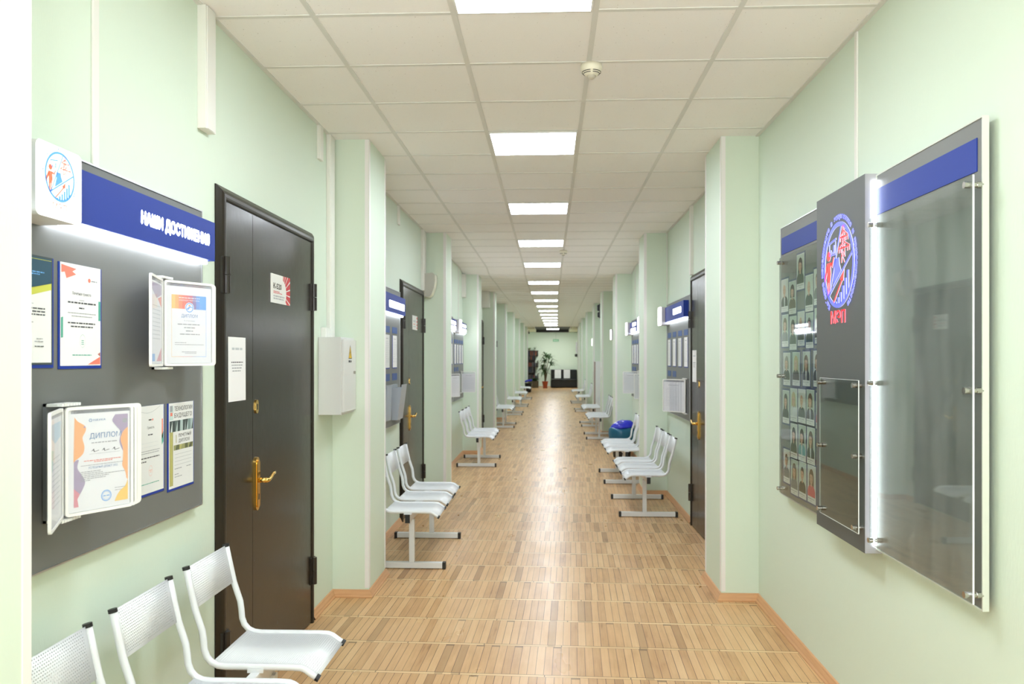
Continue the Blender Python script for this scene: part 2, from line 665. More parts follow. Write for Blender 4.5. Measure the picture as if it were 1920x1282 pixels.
def emblem(pr, cu, cv, R, mb_blue, mb_red, depth=0, side=None, rim_text=True):
    """round department emblem: lecturer with chart, pylon, cooling tower, rising bars and arrow"""
    F, mb = pr.F, pr.mb
    def sol(pts, m_):
        q = [(cu + a * R, cv + b * R) for a, b in pts]
        area = sum(q[i][0] * q[(i + 1) % len(q)][1] - q[(i + 1) % len(q)][0] * q[i][1] for i in range(len(q)))
        if area < 0: q.reverse()
        if depth: mb.prism(q, F, 0, depth, m_, side)
        else: pr.poly(q, m_)
    def bar(a, b, c, d, w, m_):
        dx, dy = c - a, d - b
        L_ = math.hypot(dx, dy)
        nx, ny = -dy / L_ * w / 2, dx / L_ * w / 2
        sol([(a - nx, b - ny), (c - nx, d - ny), (c + nx, d + ny), (a + nx, b + ny)], m_)
    n = 56
    for i in range(n):
        a0, a1 = 2 * PI * i / n, 2 * PI * (i + 1) / n
        sol([(math.cos(a0), math.sin(a0)), (math.cos(a1), math.sin(a1)), (.9 * math.cos(a1), .9 * math.sin(a1)), (.9 * math.cos(a0), .9 * math.sin(a0))], mb_blue)
    bar(.19, .89, -.60, -.66, .055, mb_blue)
    bar(.89, .21, -.66, -.70, .06, mb_blue)
    sol([(-.22, .16), (.04, .17), (.07, .02), (.18, -.15), (-.36, -.47), (-.25, -.1)], mb_blue)
    # chart board
    bar(-.66, .55, -.15, .63, .05, mb_blue)
    bar(-.60, .54, -.60, .26, .025, mb_blue); bar(-.19, .58, -.19, .28, .025, mb_blue); bar(-.6, .27, -.19, .27, .025, mb_blue)
    for x, t in ((-.5, .4), (-.40, .35), (-.30, .5)):
        sol([(x - .035, .3), (x + .035, .3), (x + .035, t), (x - .035, t)], mb_blue)
    # person
    sol([(-.64 + .12 * math.cos(2 * PI * i / 18), .27 + .115 * math.sin(2 * PI * i / 18)) for i in range(18)], mb_red)
    sol([(-.76, .11), (-.54, .11), (-.49, -.16), (-.55, -.36), (-.74, -.36)], mb_red)
    sol([(-.76, .11), (-.70, -.02), (-.83, -.22), (-.90, -.36), (-.94, -.22)], mb_red)
    sol([(-.54, .11), (-.40, -.03), (-.27, .20), (-.32, .22), (-.41, .08), (-.52, .0)], mb_red)
    sol([(-.74, -.36), (-.65, -.36), (-.66, -.68), (-.72, -.66)], mb_red)
    sol([(-.63, -.36), (-.55, -.36), (-.57, -.58), (-.63, -.64)], mb_red)
    # pylon
    bar(.29, .88, .21, .02, .035, mb_red); bar(.36, .88, .42, .14, .035, mb_red)
    for y, a, b in ((.66, .1, .62), (.41, .02, .72)):
        bar(a, y - .05, b, y - .05, .035, mb_red)
        bar(a, y - .04, .3, y + .08, .03, mb_red); bar(b, y - .04, .38, y + .08, .03, mb_red)
        for x in (a + .02, b - .02, a + .14, b - .14):
            bar(x, y - .05, x, y - .15, .03, mb_red)
    for y in (.8, .62, .45, .28):
        bar(.27, y, .4, y - .12, .022, mb_red); bar(.4, y, .25, y - .12, .022, mb_red)
    bar(.24, .2, .40, .02, .025, mb_red)
    # arrow and bars
    bar(-.30, -.86, .26, -.36, .055, mb_red)
    sol([(.12, -.36), (.33, -.4), (.38, -.14)], mb_red)
    for x, t in ((-.17, -.85), (-.02, -.76), (.14, -.65), (.30, -.51), (.46, -.35), (.61, -.18)):
        yb = -math.sqrt(.92 ** 2 - x * x)
        sol([(x - .055, yb), (x + .055, yb), (x + .055, t), (x - .055, t)], mb_blue)
    # letters below
    def glyphs(body, u, v, h, m_, rot=0, w=None):
        if depth:
            vs_, fs = text_mesh(body, 2)
            k = h / .729
            x0, x1 = min(a for a, b in vs_), max(a for a, b in vs_)
            kx = k if w is None else w / (x1 - x0)
            c, s_ = math.cos(rot), math.sin(rot)
            for d, mm in ((depth * .5, side or m_), (depth, m_)):
                for e in ((-.012 * R, 0), (.012 * R, 0)):
                    mb.add([F.p(u + ((a - x0) * kx - (x1 - x0) * kx / 2 + e[0]) * c - b * k * s_, v + ((a - x0) * kx - (x1 - x0) * kx / 2 + e[0]) * s_ + b * k * c, d + abs(e[0]) * .05) for a, b in vs_], fs, mm)
        else:
            pr.text(body, u, v, h, m_, 'c', w, rot)
    glyphs('МЭП', cu - .02 * R, cv - 1.36 * R, .30 * R, mb_red, 0, .94 * R)
    if rim_text:
        t = 'Кафедра менеджмента в энергетике и промышленности'
        a0, a1 = 236, -56
        for i, ch in enumerate(t):
            if ch == ' ':
                continue
            w = math.radians(a0 + (a1 - a0) * i / (len(t) - 1))
            glyphs(ch, cu + 1.07 * R * math.cos(w), cv + 1.07 * R * math.sin(w), .135 * R, mb_blue, w - PI / 2)


# ------------------------------------------------------------------ the corridor
XL, XR = -1.45, 1.375            # recessed wall faces
ZTOP = 3.3


def drift(y):
    return 0. if y < 17 else (y - 17) * .0095


def interp(tab, y):
    for (a, va), (b, vb) in zip(tab, tab[1:]):
        if y <= b:
            return va + (vb - va) * max(0, (y - a)) / (b - a)
    return tab[-1][1]


CEIL = [(-6, 3.055), (13.04, 3.055), (13.66, 2.985), (14.3, 2.985), (15, 3.0), (20, 3.005), (25, 3.03), (33, 3.065), (60, 3.065)]
zc = lambda y: interp(CEIL, y)
PIL_L = [(1.3, -1.205), (5.4, -1.203), (9.45, -1.205), (13.6, -1.181), (17.3, -1.16), (21.2, -1.128), (25.5, -1.103), (29.9, -1.09), (34.1, -1.05), (38.3, -1.02)]
PIL_R = [(5.43, 1.13), (9.6, 1.109), (13.6, 1.096), (17.3, 1.11), (21.2, 1.145), (25.5, 1.154), (29.9, 1.187), (34.1, 1.243), (38.3, 1.335)]
WL = [(-4, -1.45), (14, -1.45), (18, -1.41), (45, -1.27)]
WR = [(-4, 1.375), (18, 1.375), (30, 1.43), (45, 1.54)]
wl = lambda y: interp(WL, y)
wr = lambda y: interp(WR, y)
YEND = 44.7

b = MB()
b.box(-3, 3, -4.2, YEND + .3, -.1, 0, FLOORM)
tag(b.build('floor'), 'worn light parquet floor of the corridor', kind='structure')


def side_wall(name, tab, sgn):
    pts = [(y, x) for y, x in tab]
    for (y0, x0), (y1, x1) in zip(pts, pts[1:]):
        p = [(x0, y0, 0), (x1, y1, 0), (x1 + .2 * sgn, y1, 0), (x0 + .2 * sgn, y0, 0)]
        if sgn < 0:
            p.reverse()
        q = [(a, c, ZTOP) for a, c, _ in p]
        tag(MB().hexa(p + q, WALLP).build(name), kind='structure')


side_wall('wall_left', WL, -1)
side_wall('wall_right', WR, 1)
b = MB()
b.box(-1.6, 1.9, YEND, YEND + .2, 0, ZTOP, WALLP)
tag(b.build('wall_far'), 'pale green wall closing the far end of the corridor', kind='structure')
b = MB()
b.box(-1.6, -1.1, -4.2, -4.0, 0, ZTOP, WALLP); b.box(1.1, 1.6, -4.2, -4.0, 0, ZTOP, WALLP)
b.box(-1.1, 1.1, -4.2, -4.0, 0, 1.0, WALLP); b.box(-1.1, 1.1, -4.2, -4.0, 2.7, ZTOP, WALLP)
tag(b.build('wall_near'), kind='structure')
w1 = thing('added_window_1', None, None, (0, -4.1, 1.0), kind='structure')  # unseen window, added to go with the fill lamp
b = MB()
for x0, x1, z0, z1 in ((-1.1, -1.04, 1, 2.7), (1.04, 1.1, 1, 2.7), (-1.1, 1.1, 1, 1.06), (-1.1, 1.1, 2.64, 2.7), (-.03, .03, 1, 2.7)):
    b.box(x0, x1, -4.14, -4.06, z0, z1, WHITE)
b.build('added_window_frame', w1, .004)
b = MB(); b.box(-1.04, 1.04, -4.104, -4.098, 1.06, 2.64, GLASS)
b.build('pane', w1)

for tab, sgn, nm in ((PIL_L, -1, 'left'), (PIL_R, 1, 'right')):
    for k, (y0, x) in enumerate(tab):
        wx = (wl if sgn < 0 else wr)(y0 + .3)
        p = MB().box(x, wx + .05 * sgn, y0, y0 + .54, 0, ZTOP, WALLP).build('pillar', loc=(x, y0, 0))
        tag(p, kind='structure')
        t = MB()
        t.box(x - .002 * sgn * -1 - (.002 if sgn > 0 else -.002) * 0, x + .028 * sgn, y0 - .003, y0, .06, 3.052, TRIMW)
        t.box(x - .003 * sgn, x, y0 - .003, y0 + .028, .06, 3.052, TRIMW)
        t.box(x - .003 * sgn, x, y0 + .512, y0 + .543, .06, 3.052, TRIMW)
        c = t.build('corner_trim', p)


# skirting
PROF = [(0, 0), (.028, 0), (.028, .008), (.022, .016), (.02, .024), (.012, .038), (.009, .047), (0, .05)]


def skirting(name, runs, sgn):
    """runs: polylines in plan; profile leans towards the corridor (offset to the left of travel * sgn)"""
    b = MB()
    for run in runs:
        n = len(PROF)
        base = len(b.v)
        verts, faces = [], []
        for i, (x, y) in enumerate(run):
            P = Vector((x, y))
            d0 = (P - Vector(run[i - 1])).normalized() if i else (Vector(run[1]) - P).normalized()
            d1 = (Vector(run[i + 1]) - P).normalized() if i < len(run) - 1 else d0
            n0 = Vector((d0.y, -d0.x)) * -sgn
            n1 = Vector((d1.y, -d1.x)) * -sgn
            off = (n0 + n1)
            off = off / max(1e-6, (1 + n0.dot(n1)))
            for a, z in PROF:
                verts.append((x + off.x * a, y + off.y * a, z))
        for i in range(len(run) - 1):
            for j in range(n):
                q = (j + 1) % n
                f = (i * n + j, (i + 1) * n + j, (i + 1) * n + q, i * n + q)
                faces.append(f if sgn > 0 else f[::-1])
        b.add(verts, faces, SKIRT)
    return tag(b.build(name), kind='structure')


DOORS_L = [(3.474, 4.907), (7.845, 9.236), (16.2, 17.28), (20.6, 21.18)]
DOORS_R = [(6.5, 7.93), (14.8, 16.2)]


def runs_for(tab, wf, doors, y_start):
    evs = []
    cur = [(wf(y_start), y_start)]
    runs = []
    items = sorted([(y0, 'p', x) for y0, x in tab] + [(a, 'd', b_) for a, b_ in doors])
    for y0, t, x in items:
        if t == 'p':
            if y0 < y_start: continue
            cur += [(wf(y0), y0), (x, y0), (x, y0 + .54), (wf(y0 + .54), y0 + .54)]
        else:
            cur.append((wf(y0), y0))
            runs.append(cur)
            cur = [(wf(x), x)]
    cur.append((wf(YEND), YEND))
    runs.append(cur)
    return [r for r in runs if len(r) > 1]


skirting('baseboard_left', [[(-1.205, 1.3), (-1.205, 1.84), (-1.45, 1.84), (-1.45, 3.474)]] + runs_for(PIL_L, wl, DOORS_L, 4.907)[0:], -1)
skirting('baseboard_right', runs_for(PIL_R, wr, DOORS_R, -3), 1)
skirting('baseboard_far', [[(-1.27, YEND), (1.54, YEND)]], -1)

# ceiling: mineral tiles in a rail grid
ys = sorted(set([-4.2] + [y for y, _ in CEIL if -4 < y < 38.4] + [.44 + .6 * k for k in range(-7, 64)]))
ys = [y for y in ys if y <= 38.45] + [38.5]
b = MB()
for y0, y1 in zip(ys, ys[1:]):
    b.add([(-1.7, y0, zc(y0)), (-1.7, y1, zc(y1)), (1.8, y1, zc(y1)), (1.8, y0, zc(y0))], [(0, 1, 2, 3)], TILE)
    b.add([(-1.7, y0, zc(y0) + .1), (-1.7, y1, zc(y1) + .1), (1.8, y1, zc(y1) + .1), (1.8, y0, zc(y0) + .1)], [(3, 2, 1, 0)], TILE)
tag(b.build('ceiling'), 'suspended ceiling of cream mineral tiles', kind='structure')
b = MB()
RAILS = [-1.005, -.405, .195, .795]
for y0, y1 in zip(ys, ys[1:]):
    for x in RAILS:
        a, c = x + drift(y0), x + drift(y1)
        b.hexa([(a - .012, y0, zc(y0) - .004), (a + .012, y0, zc(y0) - .004), (c + .012, y1, zc(y1) - .004), (c - .012, y1, zc(y1) - .004),
                (a - .012, y0, zc(y0) + .01), (a + .012, y0, zc(y0) + .01), (c + .012, y1, zc(y1) + .01), (c - .012, y1, zc(y1) + .01)], RAIL)
    for f, s_ in ((wl, 1), (wr, -1)):
        a, c = f(y0), f(y1)
        p = [(a, y0), (a + .022 * s_, y0), (c + .022 * s_, y1), (c, y1)]
        zz = [zc(y0), zc(y0), zc(y1), zc(y1)]
        lo = [(q[0], q[1], z - .006) for q, z in zip(p, zz)]
        hi = [(q[0], q[1], z + .02) for q, z in zip(p, zz)]
        if s_ < 0:
            lo.reverse(); hi.reverse()
        b.hexa(lo + hi, RAIL)
for k in range(-7, 64):
    y = .44 + .6 * k
    if y > 38.4: break
    b.box(-1.5, 1.6, y - .012, y + .012, zc(y) - .003, zc(y) + .01, RAIL)
tag(b.build('trim_1'), 'pale metal rail grid of the suspended ceiling', kind='structure')
# dark ceiling over the end of the corridor
b = MB()
DARK = mat('dark_brown_soffit', (38, 31, 29), .6)
b.box(-.72, 1.05, 38.5, YEND, 3.14, 3.3, DARK)
b.box(-.72, 1.05, 44.45, YEND, 2.995, 3.2, DARK)
tag(b.build('trim_2'), 'dark brown ceiling recess over the far sitting corner', kind='structure')
b = MB()
CREAM = mat('cream_plaster', (214, 212, 186), .7)
b.box(-1.6, -.72, 38.5, YEND, 3.02, 3.3, CREAM); b.box(1.05, 1.9, 38.5, YEND, 3.02, 3.3, CREAM)
tag(b.build('trim_3'), kind='structure')

# LED panels
ORD = ['first', 'second', 'third', 'fourth', 'fifth', 'sixth', 'seventh', 'eighth', 'ninth', 'tenth', 'eleventh', 'twelfth', 'thirteenth', 'fourteenth', 'fifteenth', 'sixteenth', 'seventeenth', 'eighteenth']


def ceiling_light(y, label, k):
    LEDK = mat('led_diffuser_%d' % k, (238, 246, 255), .5, emit=PANEL_POWER * PANEL_GAIN[min(k, len(PANEL_GAIN) - 1)])
    x0, x1 = -.405 + .015 + drift(y), .195 - .015 + drift(y)
    z0, z1 = zc(y), zc(y + .6)
    t = thing('ceiling_light', label, 'ceiling light', ((x0 + x1) / 2, y + .3, (z0 + z1) / 2), 'LED ceiling panels')
    def slab(ax, bx, ay, by, lo, hi, m_):
        za, zb = zc(ay), zc(by)
        return [(ax, ay, za - lo), (bx, ay, za - lo), (bx, by, zb - lo), (ax, by, zb - lo), (ax, ay, za - hi), (bx, ay, za - hi), (bx, by, zb - hi), (ax, by, zb - hi)]
    f = MB()
    for ax, bx, ay, by in ((x0, x1, y + .014, y + .022), (x0, x1, y + .578, y + .586), (x0, x0 + .008, y + .022, y + .578), (x1 - .008, x1, y + .022, y + .578)):
        f.hexa(slab(ax, bx, ay, by, .012, -.004, WHITE), WHITE)
    f.build('light_frame', t)
    d = MB().hexa(slab(x0 + .008, x1 - .008, y + .022, y + .578, .010, .002, LEDK), LEDK)
    d.build('diffuser', t)


for k in range(-1, 17):
    if k == 0 or k == -1:  # unseen extra panels, added to lift the light at the near end
        ceiling_light(.44 + 2.4 * k, 'added square LED ceiling panel behind the camera, %s' % ('over the added window end' if k < 0 else 'just overhead'), k + 1)
    elif k < 16:
        ceiling_light(.44 + 2.4 * k, 'square white LED panel glowing in the tiled ceiling, %s from the camera' % ORD[k - 1], k + 1)
t = thing('ceiling_light', 'last LED panel, under the dark ceiling at the far end', 'ceiling light', (.18, 42.5, 3.14), 'LED ceiling panels')
MB().box(-.13, .49, 42.2, 42.8, 3.10, 3.14, WHITE).build('light_frame', t)
MB().box(-.12, .48, 42.21, 42.79, 3.09, 3.10, LED_END).build('diffuser', t)

# ------------------------------------------------------------------ doors
PAPER_N = [0]


def door(n, side, y0, y1, ztop, full=True, lever_dir=1):
    """steel double-leaf door: narrow leaf on the viewer's left, wide leaf with the handle"""
    X = wl((y0 + y1) / 2) if side == 'L' else wr((y0 + y1) / 2)
    F = on_left(X, y0, 0) if side == 'L' else on_right(X, y1, 0)
    w = y1 - y0
    d = thing('door_%d' % n, None, None, (X, (y0 + y1) / 2, 0), kind='structure')
    fr = MB()
    fw = .062
    prof_ = [(0, .001), (0, .006), (.008, .013), (.022, .024), (.036, .030), (.050, .031), (.058, .029), (fw, .022), (fw, .001)]
    rows = []
    for (u, v, du, dv) in ((0, 0, 1, 0), (0, ztop, 1, -1), (w, ztop, -1, -1), (w, 0, -1, 0)):
        rows.append([F.p(u + du * q, v + dv * q, h_) for q, h_ in prof_])
    npf = len(prof_)
    fr.add([p for r_ in rows for p in r_], [(i * npf + j, (i + 1) * npf + j, (i + 1) * npf + j + 1, i * npf + j + 1) for i in range(3) for j in range(npf - 1)], FRAMEM)
    fr.build('door_frame', d)
    sp = fw + .335
    for a, c in ((fw + .004, sp - .002), (sp + .002, w - fw - .004)):
        MB().prism([(a, .012), (c, .012), (c, ztop - fw - .004), (a, ztop - fw - .004)], F, 0, .022, DOORM).build('door_leaf', d, .003)
    HB = mat('hinge_steel', (40, 34, 28), .3)
    for u in (fw - .012, w - fw + .012):
        for z in (.235, 1.88):
            h = MB()
            h.cyl(F.p(u, z, .034), F.p(u, z + .078, .034), .017, HB, 14)
            h.cyl(F.p(u, z + .081, .034), F.p(u, z + .16, .034), .017, HB, 14)
            h.prism([(u - .035, z), (u + .035, z), (u + .035, z + .16), (u - .035, z + .16)], F, .02, .030, HB)
            h.build('hinge', d, 0)
    hp = MB()
    u = sp + .047
    def oblong(cu, cz0, cz1, r, n=10):
        return [(cu + r * math.cos(PI * i / n), cz1 - r + r * math.sin(PI * i / n)) for i in range(n + 1)] + [(cu - r * math.cos(PI * i / n), cz0 + r - r * math.sin(PI * i / n)) for i in range(n + 1)]
    hp.prism(oblong(u, .853, 1.113, .024), F, .022, .030, BRASS)
    hp.prism(oblong(u, .868, 1.098, .017), F, .030, .036, BRASS)
    pl = hp.build('handle_plate', d, .0025)
    lv = MB()
    s_ = lever_dir
    lv.tube([F.p(u, 1.0, .03), F.p(u, 1.0, .075)], .012, BRASS, 14)
    lv.tube([F.p(u - .006 * s_, 1.0, .072), F.p(u + .03 * s_, .997, .074), F.p(u + .06 * s_, 1.005, .074), F.p(u + .09 * s_, 1.02, .074), F.p(u + .112 * s_, 1.022, .073), F.p(u + .122 * s_, 1.014, .072)],
            [.012, .010, .009, .0085, .010, .006], BRASS, 14)
    lv.build('lever', pl, 0, True)
    k = MB()
    k.prism(oblong(u, .905, .935, .006, 6), F, .0362, .0368, BLACK)
    k.build('keyhole', pl)
    k = MB()
    k.prism(oblong(u, 1.325, 1.392, .017), F, .022, .028, BRASS)
    k.prism(oblong(u, 1.343, 1.372, .005, 6), F, .0282, .0288, BLACK)
    k.build('lock_plate', d, .002)
    return F, sp, w


F1, sp1, wd1 = door(1, 'L', 3.474, 4.907, 2.352)
F2, sp2, wd2 = door(2, 'L', 7.845, 9.236, 2.362)
F3, sp3, wd3 = door(3, 'R', 6.5, 7.905, 2.385, lever_dir=-1)
door(4, 'L', 16.0, 17.28, 2.4)
door(5, 'L', 19.9, 21.18, 2.4)
door(6, 'R', 14.75, 16.15, 2.38, lever_dir=-1)


def door_sign(F, u0, z0, w, h, label, code):
    o = F.p(u0, z0, .023)
    t = thing('door_sign', label, 'sign', o)
    G = Frame(o, F.u)
    MB().prism([(0, 0), (w, 0), (w, h), (0, h)], G, 0, .005, mat('sign_acrylic', (238, 238, 234), .25)).build('sign_plate', t, .001)
    pr = Print(Frame(G.p(0, 0, .005), F.u))
    rw = .30 * w
    # red fan of rays at the right
    cu, cv = .55 * w, .38 * h
    def ray_hit(a):
        # from circle radius r0 out to the plate border
        c, s_ = math.cos(a), math.sin(a)
        tt = min([x for x in ((w - cu) / c if c > 1e-6 else 9, (h - cv) / s_ if s_ > 1e-6 else (cv / -s_ if s_ < -1e-6 else 9)) if x > 0])
        return cu + c * tt, cv + s_ * tt
    angs = [-38, -22, -4, 12, 28, 44, 58, 70, 80]
    for a0, a1 in zip(angs, angs[1:]):
        a0, a1 = math.radians(a0 + 1.6), math.radians(a1 - 1.6)
        r0 = .235 * w
        P = [(cu + r0 * math.cos(a0), cv + r0 * math.sin(a0)), ray_hit(a0)]
        if P[1][0] >= w - 1e-6 and ray_hit(a1)[0] < w - 1e-6:
            P.append((w, h))
        P += [ray_hit(a1), (cu + r0 * math.cos(a1), cv + r0 * math.sin(a1))]
        pr.poly(P, RED)
    pr.text(code, .10 * w, .50 * h, .19 * h, BLACK, 'l', .42 * w, 0, .0012)
    for i, ww in enumerate((.34, .46)):
        pr.lines(.10 * w, .39 * h - i * .05 * h, ww * w, .026 * h, RED, 5 + i)
    for i, ww in enumerate((.58, .54)):
        pr.lines(.10 * w, .22 * h - i * .085 * h, ww * w, .045 * h, INK2, 8 + i)
    pr.mb.build('sign_print', t)


door_sign(F1, 4.119 - 3.474, 1.881, .30, .15, 'white and red room sign reading K-520 on the brown door', 'К-520')
door_sign(F2, 8.45 - 7.845, 1.892, .30, .15, 'small white and red room sign on the second brown door', 'К-519') if False else None
t_o = F2.p(.60, 1.892, .023)
t = thing('door_sign', 'white room sign with red rays on the door beside the siren', 'sign', t_o)
G = Frame(t_o, F2.u)
MB().prism([(0, 0), (.3, 0), (.3, .15), (0, .15)], G, 0, .005, MATS['sign_acrylic']).build('sign_plate', t, .001)
pr = Print(Frame(G.p(0, 0, .005), F2.u))
for a, c in ((.01, .035), (.04, .07), (.075, .105), (.11, .145)):
    pr.poly([(.225, (a + c) / 2), (.297, a), (.297, c)], RED)
pr.lines(.04, .08, .14, .022, INK2, 3); pr.lines(.04, .055, .12, .008, RED, 4); pr.lines(.04, .03, .15, .01, INK2, 5)
pr.mb.build('sign_print', t)


def notice(F, u0, z0, w, h, label, depth, seed=1, skew=0, cat='notice', lines=4, title=True):
    o = F.p(u0, z0, depth)
    G = Frame(o, F.u, F.v + F.u * skew)
    mb = sheet(G, w, h, PAPER)
    pr = Print(Frame(G.p(0, 0, .0006), G.u, G.v), mb)
    if title:
        pr.text('Уважаемые', w * .5, h * .78, h * .03, INKL, 'c', w * .0 + .1) if False else pr.lines(w * .2, h * .8, w * .6, h * .035, INKL, seed)
    for i in range(lines):
        pr.lines(w * (.16 + .02 * i), h * (.60 - .045 * i), w * (.68 - .06 * i), h * .016, INK2 if i else INK, seed + i)
    x = pr.mb.build('paper_notice', loc=o)
    return tag(x, label, cat)


notice(F1, 3.571 - 3.474, 1.398, .207, .292, 'white paper notice taped to the narrow leaf of the door with sign K-520', .0225, 3, -.01)
notice(F3, 7.905 - 7.79, 1.371, .21, .297, 'white paper notice taped to the brown door in the wall opposite', .0225, 13, .0)

# ------------------------------------------------------------------ benches
LIPX = -.82
PROFILE = [(0, .412), (.018, .422), (.045, .441), (.062, .448), (.10, .450), (.345, .449), (.375, .452), (.40, .463), (.418, .483), (.428, .51), (.431, .545), (.436, .58), (.448, .615), (.463, .66), (.480, .735), (.497, .812)]


def seat_strip(name, pts, y0, y1, parent):
    """perforated sheet following the profile between y0 and y1"""
    me = bpy.data.meshes.new(name)
    v, f, uvs = [], [], []
    L_ = 0
    arc = [0]
    for a, c in zip(pts, pts[1:]):
        L_ += math.hypot(c[0] - a[0], c[1] - a[1])
        arc.append(L_)
    for i, (x, z) in enumerate(pts):
        v += [(-x, y0, z), (-x, y1, z)]
        uvs += [(0, arc[i]), (y1 - y0, arc[i])]
    for i in range(len(pts) - 1):
        f.append((2 * i, 2 * i + 1, 2 * i + 3, 2 * i + 2))
    me.from_pydata(v, [], f)
    uvl = me.uv_layers.new(name='UVMap')
    for p in me.polygons:
        p.use_smooth = True
        for li in p.loop_indices:
            uvl.data[li].uv = uvs[me.loops[li].vertex_index]
    me.materials.append(PERF)
    o = bpy.data.objects.new(name, me)
    COL.objects.link(o)
    o.parent = parent
    s_ = o.modifiers.new('thickness', 'SOLIDIFY')
    s_.thickness = .002
    s_.offset = 0
    return o


def make_bench(label):
    t = thing('bench', label, 'bench', (0, 0, 0), 'white perforated benches along the corridor')
    lerp = lambda q: q
    for k in range(3):
        y0 = .512 * k
        y1 = y0 + .40
        seat = seat_strip('seat', PROFILE[:8], y0 + .018, y1 - .018, t)
        WORG[seat.name] = Vector((0, 0, 0))
        seat_strip('backrest', PROFILE[13:], y0 + .018, y1 - .018, seat)
        for y in (y0 + .013, y1 - .013):
            path = [(-x, y, z) for x, z in PROFILE]
            MB().tube(path, .0125, STEEL_W, 10).build('side_tube', seat, 0, True)
            a = Vector(path[0]); d = (a - Vector(path[1])).normalized()
            MB().cyl(a - d * .008, a + d * .006, .0138, BLACK, 12).build('tube_cap', seat)
            a = Vector(path[-1]); d = (a - Vector(path[-2])).normalized()
            MB().cyl(a - d * .006, a + d * .006, .0138, BLACK, 12).build('tube_cap', seat)
        for y in (y0 + .013, y1 - .013):
            MB().box(-.26, -.20, y - .016, y + .016, .432, .446, STEEL_W).build('seat_bracket', t)
    bm = MB().box(-.247, -.213, -.012, 1.436, .372, .434, STEEL_W).build('beam', t, .003)
    for y in (-.02, 1.436):
        MB().box(-.248, -.212, y, y + .008 if y > 0 else y + .008, .371, .435, BLACK).build('end_cap', bm, .002)
    for y in (.13, 1.17):
        MB().box(-.241, -.201 + .0, y - .018, y + .018, .05, .374, FOOTM).build('post', t, .003)
        ft = MB().box(-.535, .022, y - .022, y + .022, .006, .05, FOOTM).build('foot', t, .003)
        for a, c in ((-.552, -.525), (.012, .037)):
            MB().box(a, c, y - .0235, y + .0235, 0, .052, BLACK).build('end_cap', ft, .003)
    return t


bench0 = make_bench('white perforated bench beside the door with sign K-520')
BENCH = [  # side, y of the first seat, x of the lip
    ('L', 1.945, -.855, 'white perforated three-seat bench below the board of diplomas'),
    ('L', 6.02, -.82, 'white three-seat bench beyond the grey electrical cabinet, beside the second brown door'),
    ('L', 11.81, -.812, 'white three-seat bench standing under the pair of small lit boards'),
    ('L', 18.46, -.83, 'fourth white bench along the wall with the electrical cabinet'),
    ('L', 22.57, -.79, 'fifth white bench along the wall with the electrical cabinet'),
    ('L', 26.5, -.735, 'sixth white bench along the wall with the electrical cabinet'),
    ('L', 31.1, -.72, 'white bench next to the black bin with a blue bag, near the far end'),
    ('R', 8.0, .735, 'white three-seat bench under the board with flip pages, beside a brown door'),
    ('R', 10.15, .725, 'white bench in front of the blue rubbish bag'),
    ('R', 15.8, .755, 'white bench just beyond the blue rubbish bag'),
    ('R', 18.75, .775, 'white bench in front of the tall white cabinet'),
    ('R', 24.0, .80, 'white bench beyond the tall white cabinet'),
    ('R', 28.4, .80, 'farthest white bench on the side of the white cabinet'),
]
for i, (sd, y, x, lab) in enumerate(BENCH):
    o = bench0 if i == 0 else copy_tree(bench0)
    o['label'] = lab
    if sd == 'L':
        o.location = (x, y, 0)
        o.rotation_euler = (0, 0, 0)
    else:
        o.location = (x, y + 1.424, 0)
        o.rotation_euler = (0, 0, PI)

# ------------------------------------------------------------------ boards and what hangs on them
def board_panel(t, F, w, z0, z1, th=.028, rim_m=ALU, grey=GREY, back=.001):
    MB().prism([(0, z0), (w, z0), (w, z1), (0, z1)], F, back, th, grey).build('backing_panel', t)
    r = MB()
    e = .005
    for u0, a, u1, c in ((-e, z0 - e, 0, z1 + e), (w, z0 - e, w + e, z1 + e), (0, z0 - e, w, z0), (0, z1, w, z1 + e)):
        r.prism([(u0, a), (u1, a), (u1, c), (u0, c)], F, back, th + .004, rim_m)
    r.build('rim', t, .0015)


def doc_holder(F, u, z, label, d=.029, w=.222, h=.306, art=None, paper=PAPER2, group=None):
    o = F.p(u, z, d)
    t = thing('document_holder', label, 'document holder', o, group)
    G = Frame(o, F.u)
    MB().prism([(0, 0), (w, 0), (w, h), (0, h)], G, 0, .003, BLUE).build('backing', t)
    pw, ph = w - .014, h - .009
    H_ = Frame(G.p(.007, .009, .0034), F.u)
    mb = sheet(H_, pw, ph, paper)
    pr = Print(Frame(H_.p(0, 0, .0006), F.u), mb, .0003)
    if art: art(pr, pw, ph)
    pr.mb.build('certificate', t)
    return t


def rrect(w, h, r, n=5, u0=0, v0=0):
    P = []
    for cx, cy, a in ((w - r, r, -PI / 2), (w - r, h - r, 0), (r, h - r, PI / 2), (r, r, PI)):
        for i in range(n + 1):
            q = a + PI / 2 * i / n
            P.append((u0 + cx + r * math.cos(q), v0 + cy + r * math.sin(q)))
    return P


